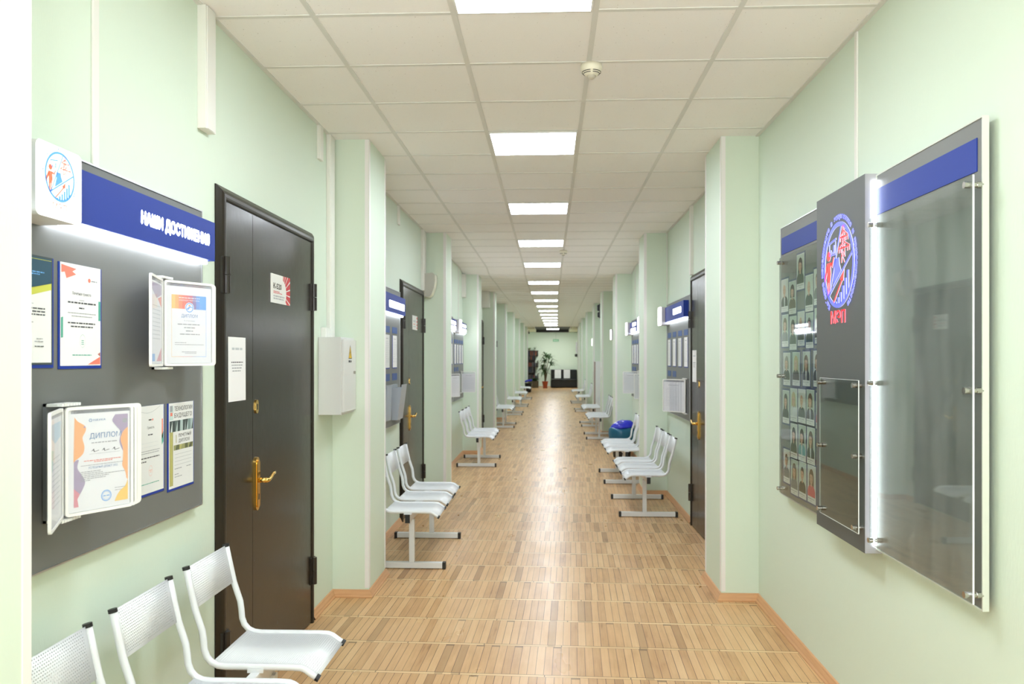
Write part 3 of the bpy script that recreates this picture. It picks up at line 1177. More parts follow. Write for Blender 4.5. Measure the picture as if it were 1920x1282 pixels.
def flip_holder(label, hinge, z0, h, pages, cat='display holder', group=None, wall=None):
    """wall bracket with pocket pages swinging on it; pages: (angle, width, hinge offset along the wall, art, back art)"""
    t = thing('flip_page_display', label, cat, (hinge[0], hinge[1], z0), group)
    br = MB()
    sg = 1 if hinge[0] < 0 else -1
    wx = wall if wall is not None else hinge[0] - .03 * sg
    ys_ = [hinge[1] + p[2] for p in pages]
    y0, y1 = min(ys_) - .015, max(ys_) + .03
    for z in (z0 - .012, z0 + h + .004):
        br.box(wx, hinge[0] - .004 * sg, y0, y1, z, z + .008, WHITE)
        n = 7
        for i in range(n):
            y = y0 + .006 + (y1 - y0 - .012) * i / (n - 1)
            br.box(hinge[0] - .006 * sg, hinge[0] + .008 * sg, y - .004, y + .004, z, z + .008, WHITE)
    br.box(wx, wx + .01 * sg, y0, y1, z0 - .012, z0 + h + .012, mat('bracket_grey', (120, 122, 124), .4))
    br.build('bracket', t)
    for (ang, w, dy, art, art2) in pages:  # each pocket is a thin white frame round a clear sleeve
        F = Frame((hinge[0], hinge[1] + dy, z0), (math.cos(ang), math.sin(ang), 0))
        fr = MB()
        e = .0085
        outer = rrect(w, h, .012)
        inner = rrect(w - 2 * e, h - 2 * e, .006, u0=e, v0=e)
        n = len(outer)
        for d in (-.004, .004):
            v = [F.p(a, c, d) for a, c in outer] + [F.p(a, c, d) for a, c in inner]
            fs = [(i, (i + 1) % n, n + (i + 1) % n, n + i) for i in range(n)]
            fr.add(v, fs if d > 0 else [q[::-1] for q in fs], WHITE)
        for P, flip in ((outer, False), (inner, True)):
            v = [F.p(a, c, -.004) for a, c in P] + [F.p(a, c, .004) for a, c in P]
            fs = [(i, (i + 1) % n, n + (i + 1) % n, n + i) for i in range(n)]
            fr.add(v, [q[::-1] for q in fs] if flip else fs, WHITE)
        pg = fr.build('page', t)
        MB().prism([(e, e), (w - e, e), (w - e, h - e), (e, h - e)], F, -.0022, .0022, PLASTIC_CLEAR).build('pocket', pg)
        pw, ph = w - 2 * e - .004, .297 * .97
        ph = min(ph, h - 2 * e - .012)
        H_ = Frame(F.p(e + .002, e + .001, -.0004), F.u)
        mb = sheet(H_, pw, ph, PAPER, .0008)
        if art:
            art(Print(Frame(H_.p(0, 0, .0008), F.u), mb, .0002), pw, ph)
        if art2:
            art2(Print(Frame(H_.p(pw, 0, 0), -F.u), mb, .0002), pw, ph)
        mb.build('insert', pg)
    return t


# --- printed art
def art_plain(seed):
    def f(pr, w, h):
        pr.lines(w * .25, h * .88, w * .5, h * .018, INK2, seed)
        for i in range(12):
            pr.lines(w * .1, h * (.78 - .055 * i), w * (.8 if i % 4 else .6), h * .010, INKL, seed + i)
    return f


def art_diplom_energy(pr, w, h):      # gradient band, round mark, DIPLOM of the second degree
    u0, u1, v0, v1 = .11 * w, .88 * w, .085 * h, .89 * h
    bands = [(255, 205, 110), (255, 180, 105), (250, 150, 105), (240, 128, 105), (232, 116, 112), (210, 110, 125), (150, 130, 180), (115, 165, 230), (105, 175, 250), (100, 172, 250)]
    for i, c in enumerate(bands):
        a = u0 + (u1 - u0) * i / len(bands)
        c2 = u0 + (u1 - u0) * (i + 1) / len(bands)
        pr.rect(a, .71 * h, c2, v1, mat('band_ink_%d' % i, c, .6))
        pr.rect(a, v0, c2, v0 + .004 * h, MATS['band_ink_%d' % i])
    pr.rect(u0, v0, u0 + .005 * w, v1, MATS['band_ink_0']); pr.rect(u1 - .005 * w, v0, u1, v1, MATS['band_ink_9'])
    pr.up()
    pr.ellipse(.5 * w, .73 * h, .1 * w, .068 * h, PAPER, 24)
    pr.text('«НАДЕЖДА ЭНЕРГЕТИКИ»', .5 * w, .815 * h, .018 * h, PAPER, 'c', .46 * w)
    pr.lines(.27 * w, .85 * h, .46 * w, .010 * h, PAPER, 3)
    pr.up()
    pr.ring(.5 * w, .73 * h, .087 * w, .016 * w, SKY)
    pr.poly([(.43 * w, .71 * h), (.47 * w, .70 * h), (.52 * w, .735 * h), (.57 * w, .725 * h), (.57 * w, .735 * h), (.51 * w, .75 * h)], SKY)
    pr.ellipse(.5 * w, .757 * h, .02 * w, .014 * h, ORANGE, 12)
    pr.text('ДИПЛОМ', .5 * w, .60 * h, .042 * h, IBLUE, 'c', .36 * w)
    pr.text('II степени', .5 * w, .55 * h, .016 * h, INK2, 'c', .24 * w)
    for i, (a, ww) in enumerate(((.24, .52), (.38, .25), (.42, .16), (.29, .44))):
        pr.lines(a * w, (.503 - .043 * i) * h, ww * w, .012 * h, INK2, 20 + i)
    pr.lines(.18 * w, .265 * h, .25 * w, .007 * h, INK2, 30); pr.lines(.18 * w, .24 * h, .64 * w, .007 * h, INK2, 31)
    pr.lines(.33 * w, .145 * h, .34 * w, .007 * h, INK2, 33); pr.lines(.40 * w, .128 * h, .26 * w, .006 * h, INK2, 34)


def wavy(pts, n=4):
    """smooth closed-ish curve through points (Catmull-Rom)"""
    out = []
    for i in range(len(pts) - 1):
        p0, p1, p2, p3 = pts[max(0, i - 1)], pts[i], pts[i + 1], pts[min(len(pts) - 1, i + 2)]
        for k in range(n):
            t = k / n
            out.append(tuple(.5 * (2 * p1[j] + (p2[j] - p0[j]) * t + (2 * p0[j] - 5 * p1[j] + 4 * p2[j] - p3[j]) * t * t + (3 * p1[j] - p0[j] - 3 * p2[j] + p3[j]) * t ** 3) for j in (0, 1)))
    return out + [pts[-1]]


def art_nauka(pr, w, h):              # coloured wavy borders, DIPLOM
    S = lambda P: [(a * w, c * h) for a, c in P]
    L0 = .085
    edge = wavy([(L0 + .01, .965), (.15, .92), (.26, .87), (.27, .82), (.22, .75), (.25, .66), (.22, .58), (.08, .515)])
    pr.poly(S([(L0, .50)] + [(L0, .97)])[::-1] + S(edge), ORANGE)
    edge = wavy([(L0, .515), (.16, .53), (.14, .45), (.20, .38), (.26, .30), (.22, .22), (.14, .13), (.16, .05)])
    pr.poly(S([(L0, .35)])+ S(edge[-1:]) + S([]) + S(edge[:-1][::-1]) if False else S(edge) + S([(L0, .05)]), PURPLE)
    pr.up()
    pr.poly(S([(L0, .05), (.16, .05), (.14, .13), (.18, .18), (L0, .24)]), PINK)
    R0 = .965
    edge = wavy([(.75, .97), (.70, .91), (.76, .85), (.84, .78), (.82, .68), (.86, .60), (.90, .56)])
    pr.poly(S(edge) + S([(R0, .56), (R0, .97)]), PURPLE)
    pr.up()
    edge = wavy([(R0, .83), (.88, .78), (.84, .70), (.88, .60), (.88, .50), (.87, .42), (.92, .35), (.94, .28)])
    pr.poly(S(edge) + S([(R0, .26)]), ORANGE)
    edge = wavy([(R0, .27), (.92, .20), (.84, .16), (.78, .11), (.74, .05)])
    pr.poly(S(edge) + S([(R0, .05)]), YELLOW)
    pr.up()
    pr.ellipse(.91 * w, .90 * h, .042 * w, .026 * h, INK2, 16)
    pr.ellipse(.25 * w, .86 * h, .015 * w, .01 * h, PURPLE, 10)
    for i in range(6):
        q = i * PI / 3
        pr.ellipse((.345 + .022 * math.cos(q)) * w, (.925 + .014 * math.sin(q)) * h, .008 * w, .005 * h, IBLUE, 8)
    pr.text('НАУКА', .39 * w, .915 * h, .022 * h, IBLUE, 'l', .20 * w)
    pr.text('ДИПЛОМ', .59 * w, .735 * h, .055 * h, IBLUE, 'c', .52 * w)
    pr.lines(.36 * w, .685 * h, .44 * w, .010 * h, INK2, 4)
    for k in range(3):
        x = .35 + .17 * k
        pr.poly(S([(x, .60), (x + .05, .63), (x + .06, .60), (x + .13, .612), (x + .13, .606), (x + .05, .594), (x + .04, .612)]), INK)
    pr.lines(.33 * w, .575 * h, .50 * w, .003 * h, INK2, 6)
    pr.lines(.24 * w, .505 * h, .62 * w, .008 * h, CORAL, 7); pr.lines(.40 * w, .49 * h, .30 * w, .008 * h, CORAL, 8)
    pr.lines(.19 * w, .46 * h, .70 * w, .006 * h, INK2, 9)
    pr.text('УСПЕШНЫЙ ДЕБЮТ 2022', .55 * w, .425 * h, .022 * h, IBLUE, 'c', .48 * w)
    for i, ww in enumerate((.32, .35, .72, .45, .40, .15)):
        pr.lines(.19 * w, (.395 - .018 * i) * h, ww * w, .007 * h, INK2, 10 + i)
    pr.ring(.60 * w, .125 * h, .085 * w, .012 * w, SKY); pr.ring(.60 * w, .125 * h, .065 * w, .005 * w, SKY)
    pr.lines(.55 * w, .12 * h, .1 * w, .010 * h, SKY, 18)
    pr.lines(.74 * w, .19 * h, .18 * w, .006 * h, INK2, 19); pr.lines(.74 * w, .165 * h, .12 * w, .006 * h, INK2, 20)


def art_gramota(pr, w, h):            # Почетная грамота
    S = lambda P: [(a * w, c * h) for a, c in P]
    pr.poly(S([(.02, .98), (.38, .955), (.28, .925), (.37, .90), (.14, .85), (.10, .91), (.02, .90)]), CORAL)
    pr.poly(S([(.66, .01), (.99, .01), (.99, .09)]), CORAL)
    pr.poly(S([(.92, .115), (.99, .09), (.99, .135)]), mat('rust_ink', (190, 110, 100), .6))
    pr.rect(.94 * w, .46 * h, .995 * w, .66 * h, TEAL)
    pr.poly(S([(.01, .27), (.06, .275), (.06, .475), (.01, .465)]), TEAL)
    pr.up()
    pr.ellipse(.70 * w, .86 * h, .035 * w, .022 * h, CORAL, 14)
    pr.lines(.75 * w, .85 * h, .15 * w, .012 * h, INK2, 2)
    pr.text('Почетная грамота', .51 * w, .70 * h, .030 * h, INK, 'c', .46 * w)
    pr.lines(.45 * w, .645 * h, .12 * w, .007 * h, INK2, 3)
    pr.lines(.17 * w, .615 * h, .70 * w, .015 * h, INK, 4)
    pr.lines(.44 * w, .565 * h, .13 * w, .013 * h, INK, 5)
    pr.lines(.17 * w, .515 * h, .70 * w, .008 * h, INK2, 6); pr.lines(.26 * w, .485 * h, .52 * w, .008 * h, INK2, 7)
    pr.lines(.17 * w, .415 * h, .68 * w, .013 * h, INK, 8); pr.lines(.24 * w, .38 * h, .55 * w, .013 * h, INK, 9)
    pr.ring(.53 * w, .245 * h, .065 * h, .002 * h, TEAL, 28, .75)
    for i in range(3):
        pr.rect(.50 * w, (.21 + .018 * i) * h, .56 * w, (.217 + .018 * i) * h, TEAL)
    pr.lines(.28 * w, .10 * h, .48 * w, .010 * h, TEAL, 10)


def art_petrol(pr, w, h):             # dark petrol heading with yellow ribbon, rosette
    S = lambda P: [(a * w, c * h) for a, c in P]
    pr.rect(0, 0, w, h, mat('petrol_border', (60, 72, 74), .6))
    pr.up()
    pr.rect(.03 * w, .02 * h, .97 * w, .985 * h, PAPER)
    pr.up()
    pr.poly(S([(.03, .985), (.03, .72), (.30, .67), (.97, .76), (.97, .985)]), PETROL)
    pr.poly(S([(.03, .72), (.25, .67), (.97, .76), (.97, .70), (.28, .60), (.03, .63)]), LIME)
    pr.up()
    pr.line(.03 * w, .968 * h, .97 * w, .968 * h, .004 * h, LIME)
    pr.text('МЭИ', .30 * w, .885 * h, .036 * h, PAPER, 'r', .26 * w)
    pr.lines(.12 * w, .845 * h, .68 * w, .010 * h, SKY, 2); pr.lines(.2 * w, .825 * h, .5 * w, .010 * h, SKY, 3)
    pr.text('ДИПЛОМ', .46 * w, .755 * h, .03 * h, LIME, 'r', .42 * w)
    pr.lines(.14 * w, .555 * h, .42 * w, .008 * h, INKL, 4)
    for i in range(3):
        pr.lines(.08 * w, (.51 - .028 * i) * h, .74 * w, .012 * h, INK, 5 + i)
    pr.lines(.1 * w, .42 * h, .36 * w, .008 * h, INK2, 9); pr.lines(.1 * w, .385 * h, .46 * w, .008 * h, INK2, 10)
    pr.poly(S([(.10, .20), (.28, .20), (.28, .05), (.19, .075), (.10, .05)]), PETROL)
    pr.up()
    pr.ellipse(.19 * w, .21 * h, .15 * w, .078 * h, LIME, 20)
    pr.up()
    pr.ellipse(.19 * w, .21 * h, .13 * w, .068 * h, PETROL, 20)
    pr.up()
    pr.ellipse(.19 * w, .215 * h, .05 * w, .026 * h, PAPER, 14)
    pr.lines(.62 * w, .235 * h, .14 * w, .008 * h, INK2, 11); pr.lines(.58 * w, .21 * h, .2 * w, .008 * h, INK2, 12); pr.lines(.58 * w, .165 * h, .22 * w, .009 * h, INK, 13)


def art_gramota2(pr, w, h):           # Грамота
    S = lambda P: [(a * w, c * h) for a, c in P]
    arc = [(.12 + .76 * i / 12, .95 - .05 * math.sin(PI * i / 12) + .04 * i / 12) for i in range(13)]
    for a, c in zip(arc, arc[1:]):
        pr.line(a[0] * w, a[1] * h, c[0] * w, c[1] * h, .003 * h, INK2)
    pr.rect(.93 * w, .60 * h, .97 * w, .83 * h, CORAL); pr.poly(S([(.93, .52), (.99, .56), (.99, .68), (.93, .64)]), TEAL)
    pr.rect(.01 * w, .27 * h, .06 * w, .54 * h, CORAL); pr.rect(.03 * w, .18 * h, .05 * w, .27 * h, TEAL)
    pr.lines(.46 * w, .83 * h, .10 * w, .014 * h, INK, 2); pr.ellipse(.60 * w, .837 * h, .022 * w, .013 * h, CORAL, 10)
    pr.text('Грамота', .53 * w, .735 * h, .028 * h, INK, 'c', .24 * w)
    pr.lines(.44 * w, .66 * h, .18 * w, .013 * h, INK, 3)
    pr.line(.22 * w, .575 * h, .80 * w, .575 * h, .002 * h, INKL); pr.line(.22 * w, .53 * h, .80 * w, .53 * h, .002 * h, INKL)
    pr.lines(.16 * w, .48 * h, .70 * w, .008 * h, INK2, 4); pr.lines(.2 * w, .455 * h, .62 * w, .008 * h, INK2, 5)
    pr.lines(.18 * w, .40 * h, .66 * w, .012 * h, INK, 6); pr.lines(.18 * w, .36 * h, .20 * w, .012 * h, INK, 7)
    pr.ring(.53 * w, .25 * h, .06 * h, .002 * h, CORAL, 28, .75)
    pr.rect(.48 * w, .255 * h, .58 * w, .26 * h, CORAL); pr.rect(.50 * w, .235 * h, .56 * w, .24 * h, CORAL)
    pr.lines(.18 * w, .105 * h, .66 * w, .009 * h, TEAL, 8)


def art_tech(pr, w, h):               # ТЕХНОЛОГИИ БУДУЩЕГО, 1 почетный диплом
    S = lambda P: [(a * w, c * h) for a, c in P]
    pr.rect(.02 * w, .80 * h, .17 * w, .97 * h, mat('mint_ink', (190, 210, 205), .6))
    pr.rect(.02 * w, .03 * h, .16 * w, .67 * h, OLIVE)
    pr.up()
    pr.rect(.04 * w, .90 * h, .13 * w, .97 * h, INK2); pr.rect(.05 * w, .85 * h, .13 * w, .89 * h, CORAL)
    pr.rect(.085 * w, .08 * h, .095 * w, .62 * h, LIME)
    pr.text('ТЕХНОЛОГИИ', .21 * w, .905 * h, .052 * h, INK, 'l', .74 * w)
    pr.text('БУДУЩЕГО', .21 * w, .825 * h, .052 * h, INK, 'l', .72 * w)
    r = random.Random(4)
    cols = [mat('facet_%d' % i, c, .6) for i, c in enumerate(((60, 72, 72), (120, 140, 138), (170, 188, 186), (205, 216, 214), (90, 104, 100)))]
    for i in range(9):
        a = .02 + .96 * i / 9
        c = .02 + .96 * (i + 1) / 9
        m_ = a + (c - a) * r.uniform(.2, .8)
        pr.poly(S([(a, .66), (m_, .66), (c, .79), (a, .79)]), cols[r.randrange(5)])
        pr.poly(S([(m_, .66), (c, .66), (c, .79)]), cols[r.randrange(5)])
    cols2 = [OLIVE, mat('facet_6', (96, 100, 66), .6), mat('facet_7', (150, 152, 104), .6), cols[0]]
    for i in range(7):
        a = .18 + .80 * i / 7
        c = .18 + .80 * (i + 1) / 7
        m_ = a + (c - a) * r.uniform(.2, .8)
        pr.poly(S([(a, .44), (m_, .44), (c, .50), (a, .50)]), cols2[r.randrange(4)])
        pr.poly(S([(m_, .44), (c, .44), (c, .50)]), cols2[r.randrange(4)])
    pr.text('1', .28 * w, .525 * h, .10 * h, OLIVE, 'c')
    pr.text('ПОЧЕТНЫЙ', .38 * w, .588 * h, .040 * h, INK, 'l', .52 * w)
    pr.text('ДИПЛОМ', .38 * w, .525 * h, .040 * h, INK, 'l', .44 * w)
    for i in range(4):
        pr.line(.22 * w, (.39 - .042 * i) * h, .92 * w, (.39 - .042 * i) * h, .003 * h, INK2)
    pr.lines(.22 * w, .215 * h, .28 * w, .010 * h, INK2, 3); pr.lines(.70 * w, .215 * h, .2 * w, .010 * h, INK2, 5)
    pr.lines(.22 * w, .15 * h, .16 * w, .009 * h, INK2, 6); pr.lines(.22 * w, .12 * h, .30 * w, .009 * h, INK2, 7)


def art_collage(pr, w, h):
    S = lambda P: [(a * w, c * h) for a, c in P]
    pr.poly(S([(.05, .98), (.95, .98), (.95, .86), (.5, .80), (.05, .9)]), PURPLE)
    pr.poly(S([(.6, .8), (.95, .84), (.95, .7)]), CORAL)
    pr.rect(.1 * w, .03 * h, .35 * w, .12 * h, SKY); pr.poly(S([(.5, .03), (.95, .03), (.95, .2)]), PINK)
    for i in range(9):
        pr.lines(.15 * w, (.7 - .05 * i) * h, .7 * w, .01 * h, INKL, i)


def art_blue_wash(pr, w, h):
    S = lambda P: [(a * w, c * h) for a, c in P]
    pr.poly(S([(.05, .95), (.9, .95), (.9, .80), (.4, .76), (.05, .84)]), mat('pale_sky_ink', (180, 215, 235), .6))
    pr.poly(S([(.05, .72), (.3, .7), (.2, .5), (.05, .55)]), mat('pale_teal_ink', (190, 225, 215), .6))
    for i in range(10):
        pr.lines(.15 * w, (.62 - .05 * i) * h, .7 * w, .01 * h, INKL, i)


# --- the board of diplomas beside the first door
Y0 = 1.86
F = on_left(XL, Y0, 0)
LB = thing('notice_board', 'long grey board of diplomas with a blue lit header, beside the door K-520', 'notice board', (XL, 2.56, 1.0))
board_panel(LB, F, 3.27 - Y0, 1.0, 2.192, .03)
hd = MB().prism([(.06, 1.99), (1.422, 1.99), (1.422, 2.147), (.06, 2.147)], F, .03, .082, BLUE).build('header_box', LB, .001)
pr = Print(Frame(F.p(0, 0, .082), F.u))
pr.text('НАШИ ДОСТИЖЕНИЯ', (2.68 - Y0), 2.049, .040, LIT, 'l', .545, 0, .0035)
pr.mb.build('lettering', hd)
MB().prism([(.07, 1.976), (1.40, 1.976), (1.40, 1.989), (.07, 1.989)], F, .036, .06, STRIP).build('light_strip', LB)
cb = MB().prism(rrect(.205, .195, .018, 5, .17, 1.965), F, .03, .137, LITBOX, WHITE).build('logo_box', LB, .004)
pr = Print(Frame(F.p(.17 + .1025, 1.965 + .105, .138), F.u))
EB = mat('washed_blue_print', (86, 160, 228), .4, emit=.12)
ER = mat('washed_red_print', (248, 112, 74), .4, emit=.12)
emblem(pr, 0, .010, .067, EB, ER)
pr.mb.build('emblem', cb)

doc_holder(F, 2.06 - Y0, 1.567, 'framed diploma with dark petrol heading and yellow ribbon, next to the corner pillar', .03, .212, .312, art_petrol, PAPER)
doc_holder(F, 2.296 - Y0, 1.563, 'white honorary certificate with coral corners on blue backing, beside the petrol diploma', .03, .226, .312, art_gramota, PAPER)
doc_holder(F, 2.722 - Y0, 1.108, 'white certificate with coral and teal edges, behind the open page pockets', .03, .222, .318, art_gramota2)
doc_holder(F, 2.972 - Y0, 1.095, 'diploma with grey facet pictures on blue backing, lowest near the door', .03, .222, .33, art_tech)
flip_holder('white flip pages with an orange and blue diploma, under the lit header', (-1.388, 2.88), 1.566, .312,
            [(1.111, .222, 0, art_diplom_energy, art_plain(2)), (1.135, .224, .014, art_plain(5), None), (1.16, .226, .028, art_plain(6), None), (-1.275, .235, -.012, art_collage, art_collage)], wall=-1.419)
flip_holder('white flip pages with a wavy orange and mauve diploma, low on the diploma board', (-1.373, 2.253), 1.142, .312,
            [(1.118, .218, 0, art_nauka, art_plain(3)), (1.14, .226, .013, art_plain(9), None), (1.165, .232, .026, art_plain(7), None), (1.19, .236, .039, None, None), (-1.142, .235, -.012, art_blue_wash, art_blue_wash)], wall=-1.419)

# --- the pair of tall boards with the lit column between them
def standoff(name, F, u, v, d0, d1, parent=None):
    m_ = MB()
    m_.cyl(F.p(u, v, d0), F.p(u, v, d1 - .012), .008, CHROME, 16)
    m_.cyl(F.p(u, v, d1 - .002), F.p(u, v, d1 + .016), .0105, CHROME, 16)
    m_.cyl(F.p(u, v, d0), F.p(u, v, d0 + .018), .0105, CHROME, 16)
    return m_.build(name, parent, 0)


RB = on_right(XR, 3.396, 0)
W_ = 3.396 - 2.582
t = thing('notice_board', 'tall empty grey board under clear acrylic with a blue bar, nearest on its wall', 'notice board', (XR, 3.03, .8))
board_panel(t, RB, W_, .818, 2.338, .038, mat('cream_profile', (212, 217, 205), .4), back=.022)
MB().prism([(.0, 2.178), (W_ - .032, 2.178), (W_ - .032, 2.283), (.0, 2.283)], RB, .038, .041, BLUE).build('blue_bar', t)
ac = MB().prism([(.02, .838), (W_ + .014, .838), (W_ + .014, 2.158), (.02, 2.158)], RB, .072, .077, DUSTY)
o = ac.build('acrylic_sheet', t)
e = MB()
EDGE = mat('acrylic_edge', (235, 240, 240), .3)
e.prism([(W_ + .014, .838), (W_ + .016, .838), (W_ + .016, 2.158), (W_ + .014, 2.158)], RB, .072, .077, EDGE)
e.build('sheet_edge', t)
for u in (.05, W_ - .005):
    for v in (.862, 1.494, 2.13):
        standoff('standoff', RB, u, v, .038, .078, t)

t = thing('notice_board', 'tall grey board of staff portrait cards under clear acrylic', 'notice board', (XR, 4.4, .8))
PB = on_right(XR, 4.772, 0)
board_panel(t, PB, .76, .818, 2.338, .038, back=.013)
MB().prism([(.014, 2.187), (.7, 2.187), (.7, 2.282), (.014, 2.282)], PB, .038, .041, BLUE).build('blue_bar', t)
MB().prism([(.097, .838), (.76, .838), (.76, 2.158), (.097, 2.158)], PB, .072, .076, ACR).build('acrylic_sheet', t)
e = MB().prism([(.095, .838), (.097, .838), (.097, 2.158), (.095, 2.158)], PB, .072, .076, EDGE).build('sheet_edge', t)
for v in (.862, 1.494, 2.13):
    standoff('standoff', PB, .114, v, .038, .078, t)

CB = on_right(XR, 4.0, 0)
cw = .602
t = thing('display_column', 'dark grey box with a glowing round emblem between the two tall boards', 'sign', (XR, 3.7, .8))
MB().prism([(0, .796), (cw, .796), (cw, 2.348), (0, 2.348)], CB, 0, .086, GREY_D, mat('side_silver', (176, 176, 182), .35)).build('column_box', t, .001)
MB().box(1.318, 1.334, 3.3925, 3.3975, .83, 2.32, STRIP).build('light_strip', t)
NEB = mat('lit_blue_sign', (84, 92, 250), .4, emit=.55)
NER = mat('lit_red_sign', (250, 52, 52), .4, emit=.5)
NEW = mat('sign_side_white', (225, 228, 255), .4, emit=.25)
pr = Print(Frame(CB.p(.30, 2.01, .0862), CB.u))
emblem(pr, 0, 0, .191, NEB, NER, .0028, NEW)
pr.mb.build('emblem', t)
ap = MB().prism([(.109, .873), (.587, .873), (.587, 1.502), (.109, 1.502)], CB, .104, .108, ACR).build('acrylic_sheet', t)
e = MB()
for a in ((.1075, .873, .109, 1.502), (.587, .873, .5885, 1.502), (.109, .8715, .587, .873), (.109, 1.502, .587, 1.5035)):
    e.prism([(a[0], a[1]), (a[2], a[1]), (a[2], a[3]), (a[0], a[3])], CB, .104, .108, EDGE)
e.build('sheet_edge', t)
for u in (.128, .566):
    for v in (.895, 1.19, 1.482):
        standoff('standoff', CB, u, v, .086, .11, t)

HAIR = {'dark': mat('hair_dark', (62, 52, 46), .7), 'brown': mat('hair_brown', (112, 86, 62), .7), 'fair': mat('hair_fair', (200, 178, 132), .7), 'grey': mat('hair_grey', (150, 146, 138), .7)}
SKIN = mat('printed_skin', (216, 172, 146), .6)
PBG = [mat('photo_ground_%d' % i, c, .6) for i, c in enumerate(((206, 216, 206), (218, 220, 216), (196, 208, 198)))]
CL = {k: mat('cloth_' + k, c, .7) for k, c in dict(black=(40, 44, 46), green=(50, 70, 56), grey=(130, 134, 136), brown=(104, 88, 66), coral=(226, 96, 104), teal=(96, 168, 176), white=(220, 222, 222), olive=(70, 66, 50), navy=(44, 50, 72)).items()}
LIP = mat('printed_lip', (170, 100, 92), .6)


def portrait(rect, hair, style, cloth, label, extra=None, bg=0):
    y0, y1, z0, z1 = rect
    G = on_right(XR - .0385, y1, z0)
    w, h = y1 - y0, z1 - z0
    mb = MB()
    mb.prism([(-.010, -.009), (w + .010, -.009), (w + .010, h + .010), (-.010, h + .010)], G, 0, .0008, NAVY)
    P = Frame(G.p(0, 0, .0008), G.u)
    pr = Print(P, mb, .0004)
    pr.rect(0, 0, w, h, PAPER)
    pr.up()
    pv = .17 * h
    pr.rect(.03 * w, pv, .97 * w, .985 * h, PBG[bg])
    pr.up()
    cx, cy = .5 * w, .66 * h
    rx, ry = .19 * w, .165 * h
    if style in ('long', 'bob'):
        lo = .28 if style == 'long' else .50
        cap = [(cx + .275 * w * math.cos(PI * i / 14), .70 * h + .20 * h * math.sin(PI * i / 14)) for i in range(15)]
        pr.poly([(cx + .29 * w, lo * h)] + cap + [(cx - .29 * w, lo * h)], HAIR[hair])
    pr.up()
    # shoulders
    sh = []
    for i in range(13):
        a = PI * i / 12
        sh.append((cx + .46 * w * math.cos(a), pv + .31 * h * math.sin(a) ** .6))
    pr.poly([(cx + .44 * w, pv)] + sh[1:-1] + [(cx - .44 * w, pv)], CL[cloth])
    pr.up()
    if extra:
        pr.poly([(cx - .09 * w, .45 * h), (cx + .09 * w, .45 * h), (cx + .05 * w, pv), (cx - .03 * w, pv)], CL[extra])
        pr.up()
    pr.poly([(cx - .07 * w, .58 * h), (cx - .09 * w, .45 * h), (cx, .42 * h), (cx + .09 * w, .45 * h), (cx + .07 * w, .58 * h)], SKIN)
    pr.up()
    if style == 'short':
        pr.ellipse(cx, cy + .045 * h, rx * 1.12, ry * .98, HAIR[hair])
        pr.up()
    pr.ellipse(cx, cy, rx, ry, SKIN)
    pr.up()
    if style != 'bald':
        pr.poly([(cx - rx * 1.02, cy + ry * .30), (cx - rx * .5, cy + ry * .62), (cx + rx * .6, cy + ry * .55)] + [(cx + rx * 1.02 * math.cos(PI * i / 10), cy + ry * .30 + ry * .82 * math.sin(PI * i / 10)) for i in range(10)], HAIR[hair])
    for s_ in (-1, 1):
        pr.ellipse(cx + s_ * rx * .42, cy + ry * .06, rx * .16, ry * .07, INK, 8)
    pr.rect(cx - rx * .32, cy - ry * .52, cx + rx * .32, cy - ry * .44, LIP)
    pr.rect(cx - rx * .06, cy - ry * .3, cx + rx * .1, cy - ry * .02, LIP if False else mat('printed_shade', (196, 150, 126), .6))
    pr.lines(.12 * w, .105 * h, .76 * w, .018 * h, INK2, int(y0 * 1000)); pr.lines(.36 * w, .05 * h, .28 * w, .013 * h, INK2, int(z0 * 1000))
    o = mb.build('portrait_card', loc=G.p(w / 2, 0))
    return tag(o, label, 'portrait', 'staff portrait cards on the tall board')


